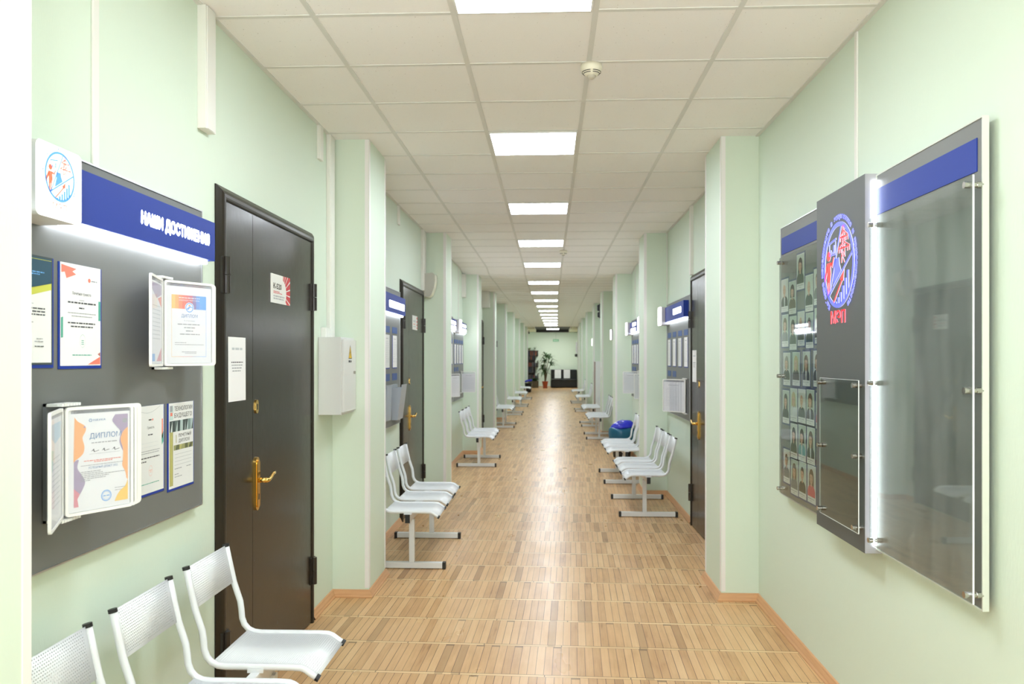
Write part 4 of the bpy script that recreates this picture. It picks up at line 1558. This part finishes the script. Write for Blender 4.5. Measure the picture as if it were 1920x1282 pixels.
CARDS = [
    ((4.342, 4.476, 1.960, 2.149), 'dark', 'long', 'green', None, 'topmost portrait card, woman with long dark hair in dark green'),
    ((4.630, 4.768, 1.856, 2.042), 'grey', 'bald', 'black', 'white', 'portrait card of a bald man with white shirt and tie, top corner of the board'),
    ((4.484, 4.619, 1.837, 2.018), 'dark', 'bob', 'brown', None, 'portrait card of a person with short dark hair in brown, beside the top bald man'),
    ((4.200, 4.327, 1.835, 2.023), 'grey', 'bald', 'green', None, 'portrait card of a bald smiling man in green, top row'),
    ((4.075, 4.189, 1.861, 2.042), 'brown', 'short', 'grey', None, 'portrait card half hidden by the lit column, top row'),
    ((4.628, 4.755, 1.659, 1.841), 'brown', 'bob', 'grey', None, 'portrait card of a woman with brown bobbed hair in grey'),
    ((4.477, 4.607, 1.640, 1.825), 'dark', 'bob', 'green', None, 'portrait card of a woman with dark bobbed hair in green'),
    ((4.338, 4.460, 1.660, 1.843), 'grey', 'bald', 'green', None, 'portrait card of a bald man in dark green, second row'),
    ((4.197, 4.318, 1.646, 1.828), 'dark', 'short', 'green', None, 'portrait card of a person with cropped dark hair in green, second row'),
    ((4.067, 4.178, 1.667, 1.845), 'dark', 'short', 'black', None, 'portrait card half hidden by the lit column, second row'),
    ((4.592, 4.728, 1.442, 1.625), 'grey', 'bob', 'black', None, 'portrait card of a person with grey bobbed hair in black, third row'),
    ((4.421, 4.552, 1.445, 1.627), 'fair', 'long', 'olive', None, 'portrait card of a blonde woman in dark olive, third row'),
    ((4.248, 4.372, 1.449, 1.629), 'brown', 'long', 'navy', 'white', 'portrait card of a woman with long brown hair in navy over white, third row'),
    ((4.083, 4.197, 1.451, 1.632), 'brown', 'bob', 'navy', 'white', 'portrait card half hidden by the lit column, third row'),
    ((4.613, 4.741, 1.227, 1.413), 'dark', 'long', 'black', None, 'portrait card of a woman with long dark hair in black, fourth row'),
    ((4.465, 4.594, 1.248, 1.429), 'fair', 'long', 'white', None, 'portrait card of a blonde woman in a white patterned top'),
    ((4.321, 4.450, 1.251, 1.430), 'fair', 'bald', 'green', None, 'portrait card of a bald man in green, fourth row'),
    ((4.180, 4.309, 1.251, 1.433), 'brown', 'bob', 'black', 'white', 'portrait card of a woman with fringe in black jacket and white shirt'),
    ((4.044, 4.157, 1.242, 1.421), 'dark', 'short', 'coral', None, 'portrait card half hidden by the lit column, fourth row'),
    ((4.463, 4.588, 1.048, 1.236), 'dark', 'long', 'olive', None, 'portrait card of a woman with long dark hair in olive, fifth row'),
    ((4.318, 4.446, 1.050, 1.240), 'dark', 'bob', 'teal', 'white', 'portrait card of a woman in a turquoise jacket'),
    ((4.172, 4.300, 1.052, 1.240), 'brown', 'long', 'olive', 'white', 'portrait card of a woman with long brown hair in a dark jacket, fifth row'),
    ((4.598, 4.724, 0.893, 1.081), 'brown', 'short', 'grey', None, 'portrait card of a young man in grey, bottom corner of the board'),
    ((4.450, 4.582, 0.850, 1.041), 'brown', 'long', 'grey', None, 'portrait card of a woman with long brown hair in grey, bottom row'),
    ((4.309, 4.437, 0.853, 1.046), 'dark', 'short', 'olive', None, 'portrait card of a young man with dark hair in brown, bottom row'),
    ((4.159, 4.291, 0.855, 1.048), 'brown', 'long', 'coral', None, 'portrait card of a woman in a coral red top'),
]
for i, (r_, hr, st, cl, ex, lab) in enumerate(CARDS):
    portrait(r_, hr, st, cl, lab, ex, i % 3)


LITBOX2 = mat('lit_opal_face', (255, 255, 255), .3, emit=1.5)
SIDEG = mat('light_grey_side', (186, 184, 186), .5)


# --- small boards further along
def small_board(label, side, y0, y1, z0, z1, cols, hdr, text, cube=None, squares2=2, doc_label='', strip=True, hz=(1.995, 2.155), docs_row2=(), th=.03):
    X = wl(y0) if side == 'L' else wr(y0)
    F = on_left(X, y0, 0) if side == 'L' else on_right(X, y1, 0)
    tr = (lambda a, c: (a - y0, c - y0)) if side == 'L' else (lambda a, c: (y1 - c, y1 - a))
    t = thing('notice_board', label, 'notice board', (X, (y0 + y1) / 2, z0))
    board_panel(t, F, y1 - y0, z0, z1, th)
    a, c = tr(*hdr)
    hb = MB().prism([(a, hz[0]), (c, hz[0]), (c, hz[1]), (a, hz[1])], F, th, th + .05, BLUE).build('header_box', t, .001)
    pr = Print(Frame(F.p(0, 0, th + .05), F.u), None, .001)
    for (ta, tb, za, zb) in text:
        a2, c2 = tr(ta, tb)
        pr.poly(rrect(c2 - a2, zb - za, .012, 4, a2, za), LIT)
    pr.mb.build('lettering', hb)
    if strip:
        MB().prism([(a + .01, hz[0] - .014), (c - .01, hz[0] - .014), (c - .01, hz[0] - .001), (a + .01, hz[0] - .001)], F, th + .006, th + .03, STRIP).build('light_strip', t)
    if cube:
        a, c = tr(*cube[:2])
        MB().prism(rrect(c - a, .205, .02, 5, a, 1.962), F, th, th + .09, SIDEG).build('logo_box', t, .003)
        MB().prism(rrect(c - a, .205, .02, 5, a, 1.962), F, th + .0905, th + .105, LITBOX2).build('logo_face', t, .003)
    sq = MB()
    for y in cols:
        a, c = tr(y, y + .225)
        q = MB().prism([(a, 1.819), (c, 1.819), (c, 1.876), (a, 1.876)], F, th, th + .003, CAPTION).build('caption_plate', t)
    for y in (cols[-squares2:] if side == 'R' else cols[:squares2]):
        a, c = tr(y, y + .225)
        MB().prism([(a, 1.392), (c, 1.392), (c, 1.455), (a, 1.455)], F, th, th + .003, CAPTION).build('caption_plate', t)
    for i, y in enumerate(cols):
        a, c = tr(y, y + .215)
        doc_holder(F, a, 1.50, doc_label % ORD[i], th, .215, .30, art_plain(int(y * 7)), PAPER2 if i % 2 else PAPER)
    return F, tr, t


FB, TRB, tb = small_board('grey board with blue header and two columns of papers, beside the second brown door', 'L', 6.25, 7.70, .985, 2.215,
                          [6.62, 6.975, 7.325], (6.3, 7.72), [(6.94, 7.66, 2.035, 2.095)],
                          doc_label='clear holder with printed sheet beside the second brown door, %s in its row', squares2=3)


def leaflet_box(F, u, z, w, h, d, label):
    o = F.p(u, z, .03)
    t = thing('leaflet_holder', label, 'leaflet holder', o)
    G = Frame(o, F.u)
    MM = mat('grey_clear_plastic', (168, 174, 182), .25)
    MB().prism([(0, 0), (w, 0), (w, h), (0, h)], G, 0, .003, MM).build('back_plate', t)
    b = MB()
    b.hexa([G.p(0, .0, d * .55), G.p(w, .0, d * .55), G.p(w, 0, d * .55 + .004), G.p(0, 0, d * .55 + .004), G.p(0, h, d), G.p(w, h, d), G.p(w, h, d + .004), G.p(0, h, d + .004)], MM)
    b.build('front_plate', t)
    b = MB()
    for a in (0, w - .003):
        b.hexa([G.p(a, 0, .003), G.p(a + .003, 0, .003), G.p(a + .003, 0, d * .55), G.p(a, 0, d * .55), G.p(a, h * .9, .003), G.p(a + .003, h * .9, .003), G.p(a + .003, h * .9, d * .95), G.p(a, h * .9, d * .95)], MM)
    b.build('side_plate', t)
    return t


leaflet_box(FB, 6.97 - 6.25, 1.045, .22, .31, .02, 'grey leaflet holder flat on the board, lower row behind the bench')
leaflet_box(FB, 7.30 - 6.25, 1.035, .26, .32, .09, 'grey clear leaflet holder sticking out beside the second brown door')

F, TR, tb = small_board('grey board with blue lit header and white end box, opposite the second brown door', 'R', 7.88, 9.42, .99, 2.20,
                        [7.96 + .03, 8.36, 8.735, 9.10], (7.955, 9.22), [(8.1, 8.62, 2.045, 2.105)], cube=(9.20, 9.41),
                        doc_label='clear paper holder on the board by the white end box, %s from the brown door')
flip_holder('fan of clear flip pages low on the board by the white end box', (1.318, 7.99), 1.06, .325,
            [(1.92 + .12 * k, .225, .022 * k, art_plain(40 + k) if k > 1 else None, art_plain(50 + k) if k > 1 else None) for k in range(6)], wall=1.344)

F, TR, tb = small_board('first of the two small lit boards, half hidden behind a pillar', 'L', 10.2, 11.95, .985, 2.20,
                        [10.6, 10.97, 11.34, 11.68], (10.3, 12.0), [(11.3, 11.9, 2.075, 2.125), (11.15, 11.95, 2.0, 2.055)],
                        doc_label='clear paper holder on the half-hidden lit board, %s along')
F, TR, tb = small_board('second of the two small lit boards, with white end box, above the bench', 'L', 12.02, 13.42, .95, 2.18,
                        [12.13, 12.46, 12.79, 13.12], (12.24, 13.46), [(12.75, 13.35, 2.085, 2.13), (12.62, 13.42, 2.005, 2.06)], cube=(12.03, 12.22),
                        doc_label='clear paper holder on the board above the bench, %s from its white end box')
flip_holder('open white page sticking out from the half-hidden lit board', (-1.385, 11.4), 1.045, .325, [(1.05, .222, 0, art_plain(62), art_plain(61)), (1.1, .222, .02, art_plain(64), None)], wall=-1.42)
flip_holder('open white page facing the camera beside the second small lit board', (-1.392, 12.9), 1.05, .328, [(.05, .222, 0, art_plain(71), art_plain(72))], wall=-1.42)

F, TR, tb = small_board('small lit board with white end box above the blue rubbish bag', 'R', 12.05, 13.42, .98, 2.20,
                        [12.09, 12.42, 12.75, 13.08], (12.06, 13.22), [(12.3, 12.8, 2.085, 2.135), (12.35, 13.05, 2.0, 2.055)], cube=(13.2, 13.40),
                        doc_label='clear paper holder on the board above the blue bag, %s along')
F, TR, tb = small_board('small lit board partly behind the second pillar, before the blue bag', 'R', 10.3, 11.6, .98, 2.20,
                        [10.36, 10.7, 11.03], (10.34, 11.4), [(10.5, 11.0, 2.08, 2.13), (10.45, 11.1, 2.0, 2.055)], cube=(11.38, 11.58),
                        doc_label='clear paper holder partly behind the second pillar, %s along')
flip_holder('white page pockets sticking out above the blue bag', (1.312, 12.12), 1.07, .325, [(PI - .02, .225, 0, art_plain(82), art_plain(81)), (PI - .1, .225, .03, None, art_plain(84))], wall=1.344)
flip_holder('white page pocket sticking out before the blue bag, partly behind the pillar', (1.312, 10.6), 1.065, .325, [(PI + .02, .222, 0, art_plain(92), art_plain(91))], wall=1.344)


def lit_sign(y, label, w=.2, z=1.962, dark=True):
    X = wr(y)
    F = on_right(X, y + w, 0)
    t = thing('lit_sign', label, 'sign', F.p(0, z, 0))
    MB().prism([(0, z + .03), (w + .5, z + .03), (w + .5, z + .185), (0, z + .185)], F, .0, .08, mat('dark_header', (60, 62, 78), .4)).build('header_box', t, .002)
    MB().prism(rrect(w, .205, .02, 5, 0, z), F, .08, .125, MATS['dark_header']).build('logo_box', t)
    MB().prism(rrect(w, .205, .02, 5, 0, z), F, .1255, .14, LITBOX2).build('logo_face', t)


lit_sign(16.45, 'white lit sign box between the pillars, beyond the blue bag')
lit_sign(24.3, 'farthest small white lit sign box on the wall')

# ------------------------------------------------------------------ fittings on walls and ceiling
t = thing('electrical_cabinet', 'pale grey steel electrical cabinet with a yellow warning triangle', 'cabinet', (XL, 5.23, 1.237))
CABM = mat('cabinet_grey', (216, 217, 214), .45)
MB().box(XL + .001, -1.303, 5.06, 5.398, 1.237, 1.727, CABM).build('cabinet_body', t, .003)
dr = MB().box(-1.303, -1.290, 5.078, 5.398, 1.252, 1.712, CABM).build('cabinet_door', t, .002)
k = MB(); k.cyl((-1.29, 5.335, 1.50), (-1.278, 5.335, 1.50), .010, CHROME, 14)
k.build('lock', dr, 0)
pr = Print(on_left(-1.2895, 5.078, 1.252))
pr.poly([(.115, .34), (.20, .34), (.1575, .425)], mat('warning_yellow', (236, 196, 60), .5))
pr.up()
pr.poly([(.16, .405), (.150, .375), (.157, .377), (.152, .348), (.168, .382), (.160, .380)], INK)
pr.line(.115, .34, .2, .34, .004, INK); pr.line(.115, .34, .1575, .425, .004, INK); pr.line(.2, .34, .1575, .425, .004, INK)
pr.lines(.115, .315, .075, .013, INK, 3)
pr.mb.build('warning_mark', dr)


def trunk(label, x0, x1, y0, y1, z0, z1, cap=True):
    sg = 1 if x1 > x0 else -1
    b = MB().box(x0, x1, y0, y1, z0, z1, TRUNK)
    if y1 - y0 > .04:
        b.box(x0, x1 + .003 * sg, y0 + .012, y1 - .012, z0 + .002, z1, TRUNK)
    return tag(b.build('cable_trunking', loc=(x0, y0, z0), bevel=.002), label, 'cable trunking')


trunk('thick white trunking dropping from the ceiling above the diploma board', XL, -1.414, 3.30, 3.404, 2.543, 3.053)
trunk('short white trunking at the ceiling, next to the trunking of the electrical cabinet', XL, -1.432, 5.033, 5.12, 2.84, 3.053)
trunk('tall white trunking running down to the electrical cabinet', XL, -1.425, 5.25, 5.37, 1.727, 3.053)
trunk('small white junction piece on top of the electrical cabinet', XL, -1.42, 5.12, 5.245, 1.727, 1.79)
trunk('thin white conduit rising above the diploma board', XL, -1.442, 2.52, 2.555, 2.205, 3.053)
trunk('thin white conduit above the portrait board', XR, XR - .008, 3.70, 3.73, 2.35, 3.053)
trunk('short trunking at the ceiling over the second brown door', XL, -1.435, 7.72, 7.80, 2.87, 3.053)
trunk('long trunking coming down beside the siren', XL, -1.42, 9.17, 9.245, 2.36, 3.053)
trunk('narrow trunking between siren and ceiling', XL, -1.43, 9.37, 9.42, 2.565, 3.053)
trunk('white trunking stub beside the third pillar', wl(13.5), wl(13.5) + .06, 13.46, 13.58, 2.6, 2.985)
trunk('square white trunking end at the fourth pillar', wl(17), wl(17) + .16, 17.1, 17.28, 2.66, 3.0)
trunk('thin conduit above the small lit boards', XL, -1.442, 12.92, 12.95, 2.2, 3.053)
trunk('white trunking down to the brown door opposite the siren', XR, XR - .03, 7.86, 7.92, 2.39, 3.053)
trunk('thin conduit above the board with the white end box', XR, XR - .008, 9.70 - .12, 9.73 - .12, 2.21, 3.053)
trunk('thin conduit above the board over the blue bag', XR, XR - .008, 13.1, 13.13, 2.21, 3.053)


def smoke_detector(x, y, label):
    z = zc(y) - .003
    t = thing('smoke_detector', label, 'smoke detector', (x, y, z))
    MB().lathe([(.052, 0), (.054, -.012), (.053, -.026), (.047, -.036), (.032, -.052), (.022, -.056)], (x, y, z), CREAMW, 36).build('detector_body', t, 0, True)
    MB().lathe([(.022, -.056), (.02, -.064), (.012, -.070), (.004, -.072)], (x, y, z), mat('sensor_lens', (190, 184, 168), .3), 24).build('sensor_dome', t, 0, True)
    b = MB()
    for r, h in ((.0455, -.0385), (.0385, -.0455)):
        for q in range(4):
            a0 = PI / 2 * q + .12 - PI / 2
            pts = [(x + (r + .001) * math.cos(a0 + 1.3 * i / 8), y + (r + .001) * math.sin(a0 + 1.3 * i / 8), z + h) for i in range(9)]
            b.tube(pts, .0016, BLACK, 6)
    b.build('vent_slot', t)


smoke_detector(.209, 4.07, 'cream round smoke detector on the ceiling rail, closest to the camera')
smoke_detector(.19, 11.1, 'cream smoke detector further along the ceiling, before the fifth lamp')

# siren beside the second door
t = thing('siren', 'cream curved siren box on the wall over the second brown door', 'siren', (XL, 9.34, 2.29))
b = MB()
prof = [(0, 2.56), (.085, 2.57), (.115, 2.55), (.118, 2.48), (.105, 2.40), (.075, 2.32), (.045, 2.29), (0, 2.30)]
n = len(prof)
v = [(XL + .03 + a, y, z) for y in (9.26, 9.44) for a, z in prof]
b.add(v, [tuple(range(n)), tuple(range(n, 2 * n))[::-1]], mat('siren_base', (190, 189, 178), .5))
b.add(v, [(i + n, (i + 1) % n + n, (i + 1) % n, i) for i in range(n)], CREAMW)
b.build('siren_body', t, .008)
b = MB().box(XL, XL + .035, 9.25, 9.445, 2.30, 2.56, mat('siren_base', (205, 203, 190), .5)).build('base_plate', t, .004)

t = thing('alarm_bell', 'dark two-part alarm sounder high on a far pillar', 'alarm', (1.10, 18.0, 2.5))
MB().box(1.04, 1.13, 17.86, 17.95, 2.62, 2.76, BLACK).build('upper_horn', t, .03, seg=3)
MB().box(1.05, 1.13, 17.86, 17.95, 2.48, 2.60, BLACK).build('lower_horn', t, .03, seg=3)
MB().box(1.09, 1.12, 17.84, 17.98, 2.47, 2.78, GREY_D).build('back_plate', t)

t = thing('tall_cabinet', 'tall white cabinet standing between the pillars beyond the blue bag', 'cabinet', (1.27, 20.9, 0))
MB().box(1.165, 1.385, 20.7, 21.1, 0, 1.51, mat('cabinet_white', (228, 229, 230), .4)).build('cabinet_body', t, .006)
MB().box(1.150, 1.166, 20.71, 21.09, .02, 1.50, mat('cabinet_edge', (150, 128, 118), .5)).build('cabinet_door', t, .003)
o = notice(on_right(1.11 - .001, 17.75, 0), .1, 1.2, .21, .297, 'paper sheet on the pillar before the tall white cabinet', 0, 44)
o2 = Frame((1.285, 20.698, 1.08), (1, 0, 0))
x = sheet(o2, .06, .29, PAPER2).build('paper_notice', loc=o2.p(0, 0)); tag(x, 'narrow grey paper strip stuck on the tall white cabinet', 'notice')


# rubbish bags in bins
def bag_bin(x, y, r, h, ztop, label, seed, hanging=True):
    t = thing('waste_bin', label, 'bin', (x, y, 0))
    MB().lathe([(r * .80, 0), (r * .84, .02), (r, h), (r * 1.03, h + .01), (r * .97, h + .012), (r * .9, h - .05)], (x, y, 0), BLACK, 32).build('bin_body', t, 0, True)
    rn = random.Random(seed)
    def blob(prof, name, m_, k):
        n = 40
        v, f = [], []
        for i, (q, z) in enumerate(prof):
            for j in range(n):
                a = 2 * PI * j / n
                wob = 1 + .03 * math.sin(5 * a + i * .7 + seed) + .02 * math.sin(11 * a + 2 * i) + rn.uniform(-.012, .012)
                v.append((x + q * wob * math.cos(a), y + q * wob * math.sin(a), z + .012 * math.sin(3 * a + i) + k * q * math.cos(a - .3)))
        for i in range(len(prof) - 1):
            for j in range(n):
                f.append((i * n + j, i * n + (j + 1) % n, (i + 1) * n + (j + 1) % n, (i + 1) * n + j))
        f.append(tuple((len(prof) - 1) * n + j for j in range(n)))
        f.append(tuple(range(n))[::-1])
        b = MB(); b.add(v, f, m_)
        o = b.build(name, t, 0, True)
        s_ = o.modifiers.new('soft', 'SUBSURF'); s_.levels = 1; s_.render_levels = 1
    TB = mat('teal_bag', (16, 92, 124), .28)
    BB = mat('blue_bag', (34, 40, 190), .25)
    m0, m1 = h * .82, ztop
    if hanging: blob([(r * 1.02, m0 - .06), (r * 1.18, m0), (r * 1.28, m0 + (m1 - m0) * .35), (r * 1.26, m0 + (m1 - m0) * .62), (r * 1.08, m0 + (m1 - m0) * .68)], 'hanging_bag', TB, 0)
    blob([(r * 1.16, m0 + (m1 - m0) * .60), (r * 1.20, m0 + (m1 - m0) * .70), (r * 1.0, m0 + (m1 - m0) * .88), (r * .55, m1 - .02), (r * .12, m1 - .015)], 'bag_top', BB, .18)


bag_bin(1.165, 13.2, .165, .30, .60, 'black bin with a teal and blue rubbish bag between the benches', 3)
bag_bin(-.98, 38.0, .16, .42, .60, 'black bin with a blue bag at the far end, by the bookcase', 8, False)

# ------------------------------------------------------------------ the far end
t = thing('sofa', 'black bench sofa against the far end wall', 'sofa', (.79, 44.2, 0))
SOFAM = mat('black_leather', (11, 11, 14), .4)
MB().box(.075, 1.5, 43.75, 44.6, .03, .40, SOFAM).build('sofa_base', t, .03, seg=3)
for k in range(2):
    MB().box(.085 + .705 * k, .785 + .705 * k, 43.72, 44.35, .36, .46, SOFAM).build('seat_cushion', t, .03, seg=3)
    MB().box(.085 + .705 * k, .785 + .705 * k, 44.35, 44.66, .42, .97, SOFAM).build('back_cushion', t, .04, seg=3)
for i, x in enumerate((.29, .78)):
    G = Frame((x, 44.345, .50), (1, 0, 0), (0, 0, 1))
    mb = sheet(G, .34, .46, PAPER)
    pr = Print(Frame(G.p(0, 0, .0006), (1, 0, 0)), mb, .001)
    for q in range(10):
        pr.lines(.04, .05 + .04 * q, .26, .012, INKL, q)
    tag(mb.build('paper_notice', loc=G.p(0, 0)), 'white printed sheet on the black sofa back, %s' % ('beside the potted palm' if i == 0 else 'at its middle'), 'notice')

t = thing('bookcase', 'dark staggered bookcase against the far end wall', 'bookcase', (-.9, 44.5, 0))
CASEM = make_wood('dark_bookcase_wood', (52, 46, 42), (36, 32, 30), .45)
b = MB().box(-1.28, -.78, 44.62, 44.69, .3, 2.0, CASEM).build('back_panel', t)
LV = [(.40, .78, -.60), (.78, 1.10, -.76), (1.10, 1.48, -.60), (1.48, 1.70, -.76), (1.70, 1.98, -.62)]
for z0, z1, x1 in LV:
    MB().box(-1.28, x1, 44.35, 44.69, z0, z0 + .03, CASEM).build('shelf', t)
    MB().box(x1 - .025, x1, 44.35, 44.69, z0, z1, CASEM).build('side_panel', t)
MB().box(-1.28, -.60, 44.35, 44.69, 1.97, 2.0, CASEM).build('shelf', t)
MB().box(-1.28, -1.25, 44.35, 44.69, .0, 2.0, CASEM).build('side_panel', t)
COLR = [(104, 54, 42), (44, 48, 56), (108, 62, 44), (40, 36, 34), (74, 74, 72), (50, 36, 34), (38, 44, 60)]
rb = random.Random(5)
NMB = ['on the lowest shelf', 'on the second shelf', 'on the third shelf', 'on the fourth shelf', 'on the top shelf']
for si, (z0, z1, x1) in enumerate(LV):
    x = -1.22
    k = 0
    while x < x1 - .12:
        wd = rb.uniform(.05, .09)
        ht = min(z1 - z0 - .05, rb.uniform(.18, .27))
        c = COLR[rb.randrange(7)]
        o = MB().box(x, x + wd, 44.37, 44.56, z0 + .031, z0 + .031 + ht, mat('book_%d_%d_%d' % c, c, .6)).build('book', loc=(x, 44.4, z0 + .031), bevel=.004)
        tag(o, 'book of the far dark bookcase, standing %s' % NMB[si], 'book', 'books %s' % NMB[si])
        x += wd + rb.uniform(.004, .05)
        k += 1


LEAF = mat('leaf_green', (44, 84, 36), .45)
LEAF2 = mat('leaf_bright', (120, 168, 50), .5)
CLAY = mat('terracotta', (168, 74, 44), .6)
BARK = mat('bark', (96, 84, 62), .8)


def strap_leaf(b, o, ang, elev, L_, w, m_, droop=1.0):
    o = Vector(o)
    d = Vector((math.cos(ang), math.sin(ang), 0))
    s_ = Vector((-math.sin(ang), math.cos(ang), 0))
    n = 6
    v, f = [], []
    for i in range(n + 1):
        t_ = i / n
        r = L_ * t_
        z = r * math.sin(elev) - droop * L_ * .55 * t_ ** 2.2
        hw = w * (math.sin(PI * min(1, t_ * .9 + .1)) ** .7) / 2 * (1 if t_ < 1 else 0) + .001
        c = o + d * (r * math.cos(elev)) + Vector((0, 0, z))
        v += [c - s_ * hw, c + Vector((0, 0, -.012 * (1 - t_))), c + s_ * hw]
    for i in range(n):
        a = 3 * i
        f += [(a, a + 1, a + 4, a + 3), (a + 1, a + 2, a + 5, a + 4)]
    b.add(v, f, m_)


t = thing('potted_palm', 'tall leafy dracaena in a terracotta pot before the far wall', 'plant', (-.22, 42.95, 0))
PX_, PY_ = -.22, 42.95
MB().lathe([(.10, 0), (.13, .02), (.11, .06), (.10, .09), (.11, .10), (.155, .34), (.17, .36), (.165, .37), (.14, .35)], (PX_, PY_, 0), CLAY, 28).build('pot', t, 0, True)
b = MB()
heads = [(-.26, 42.95, 1.42), (-.02, 42.9, 1.62), (-.34, 43.03, 1.05), (.08, 42.95, 1.30), (-.16, 43.0, 1.70), (-.30, 42.9, .85)]
for hx, hy, hz in heads:
    b.tube([(PX_ + rb.uniform(-.03, .03), PY_, .34), (PX_ + (hx - PX_) * .35, PY_ + (hy - PY_) * .4, .34 + (hz - .34) * .5), (hx, hy, hz)], [.022, .018, .014], BARK, 8)
b.build('stem', t, 0, True)
b = MB()
for hx, hy, hz in heads:
    for i in range(26):
        strap_leaf(b, (hx, hy, hz + rb.uniform(-.12, .05)), rb.uniform(0, 2 * PI), rb.uniform(.1, 1.25), rb.uniform(.38, .58), .055, LEAF, rb.uniform(.6, 1.3))
b.build('foliage', t, 0, True)

t = thing('planter', 'low leafy plant in a square brown planter before the bookcase', 'plant', (-.72, 44.0, 0))
MB().box(-.92, -.58, 43.85, 44.15, 0, .36, make_wood('planter_wood', (112, 96, 76), (92, 78, 60), .6)).build('planter_box', t, .01)
b = MB()
for i in range(50):
    strap_leaf(b, (-.78 + rb.uniform(-.16, .12), 44 + rb.uniform(-.1, .1), .36), rb.uniform(0, 2 * PI), rb.uniform(.5, 1.4), rb.uniform(.25, .45), .045, LEAF, .9)
b.build('foliage', t, 0, True)

t = thing('potted_plant', 'small bright green plant on top of the bookcase', 'plant', (-1.08, 44.5, 2.0))
MB().lathe([(.05, 0), (.07, .08), (.075, .085), (.06, .07)], (-1.08, 44.5, 2.0), CREAMW, 20).build('pot', t, 0, True)
b = MB()
for i in range(26):
    strap_leaf(b, (-1.08, 44.5, 2.07), rb.uniform(0, 2 * PI), rb.uniform(.3, 1.3), rb.uniform(.12, .24), .05, LEAF2, .8)
b.build('foliage', t, 0, True)
t = thing('potted_plant', 'thin sprig in a little pot at the end of the bookcase top', 'plant', (-.78, 44.5, 2.0))
MB().lathe([(.03, 0), (.04, .05), (.042, .055), (.03, .05)], (-.78, 44.5, 2.0), CREAMW, 16).build('pot', t, 0, True)
b = MB()
for i in range(6):
    strap_leaf(b, (-.78, 44.5, 2.05), i * 1.05, 1.1, .22, .03, LEAF, .4)
b.build('foliage', t, 0, True)

t = thing('exit_sign', 'green exit sign hanging on a wire near the far end', 'sign', (.33, 40.5, 2.4))
GRN = mat('exit_green', (104, 168, 126), .4, emit=.2)
MB().box(.18, .47, 40.49, 40.52, 2.405, 2.525, GRN).build('sign_panel', t, .004)
pr = Print(Frame((.18, 40.489, 2.405), (1, 0, 0)), None, .001)
pr.text('ВЫХОД', .145, .035, .05, mat('exit_white', (225, 245, 225), .4, emit=.5), 'c', .2)
pr.mb.build('lettering', t)
b = MB()
b.cyl((.325, 40.505, 2.525), (.325, 40.505, 3.14), .003, BLACK, 6)
b.build('suspension_wire', t)

t = thing('security_camera', 'small dark camera under the ceiling at the far corner', 'camera', (-1.03, 42.5, 2.9))
MB().box(-1.1, -1.02, 42.4, 42.52, 2.86, 2.93, BLACK).build('camera_body', t, .02, seg=3)
MB().box(-1.08, -1.04, 42.44, 42.48, 2.93, 3.02, GREY_D).build('mounting_arm', t)

t = thing('wall_phone', 'narrow grey wall cabinet with a dark handset by the far corner', 'wall cabinet', (1.42, 43.9, 1.7))
MB().box(1.42, 1.50, 43.85, 44.0, 1.85, 2.45, mat('grey_enamel', (168, 166, 172), .5)).build('cabinet_body', t, .006)
MB().lathe([(.07, 0), (.09, .03), (.09, .12), (.05, .16)], (1.45, 43.92, 1.66), BLACK, 20).build('handset', t, 0, True)
tag(MB().box(wr(42) - .055, wr(42) + .01, 42.0, 42.12, 1.55, 1.78, mat('alarm_red', (170, 70, 50), .5)).build('fire_alarm_box', loc=(1.5, 42, 1.6), bevel=.01), 'small red fire alarm box on the wall near the sofa', 'alarm')
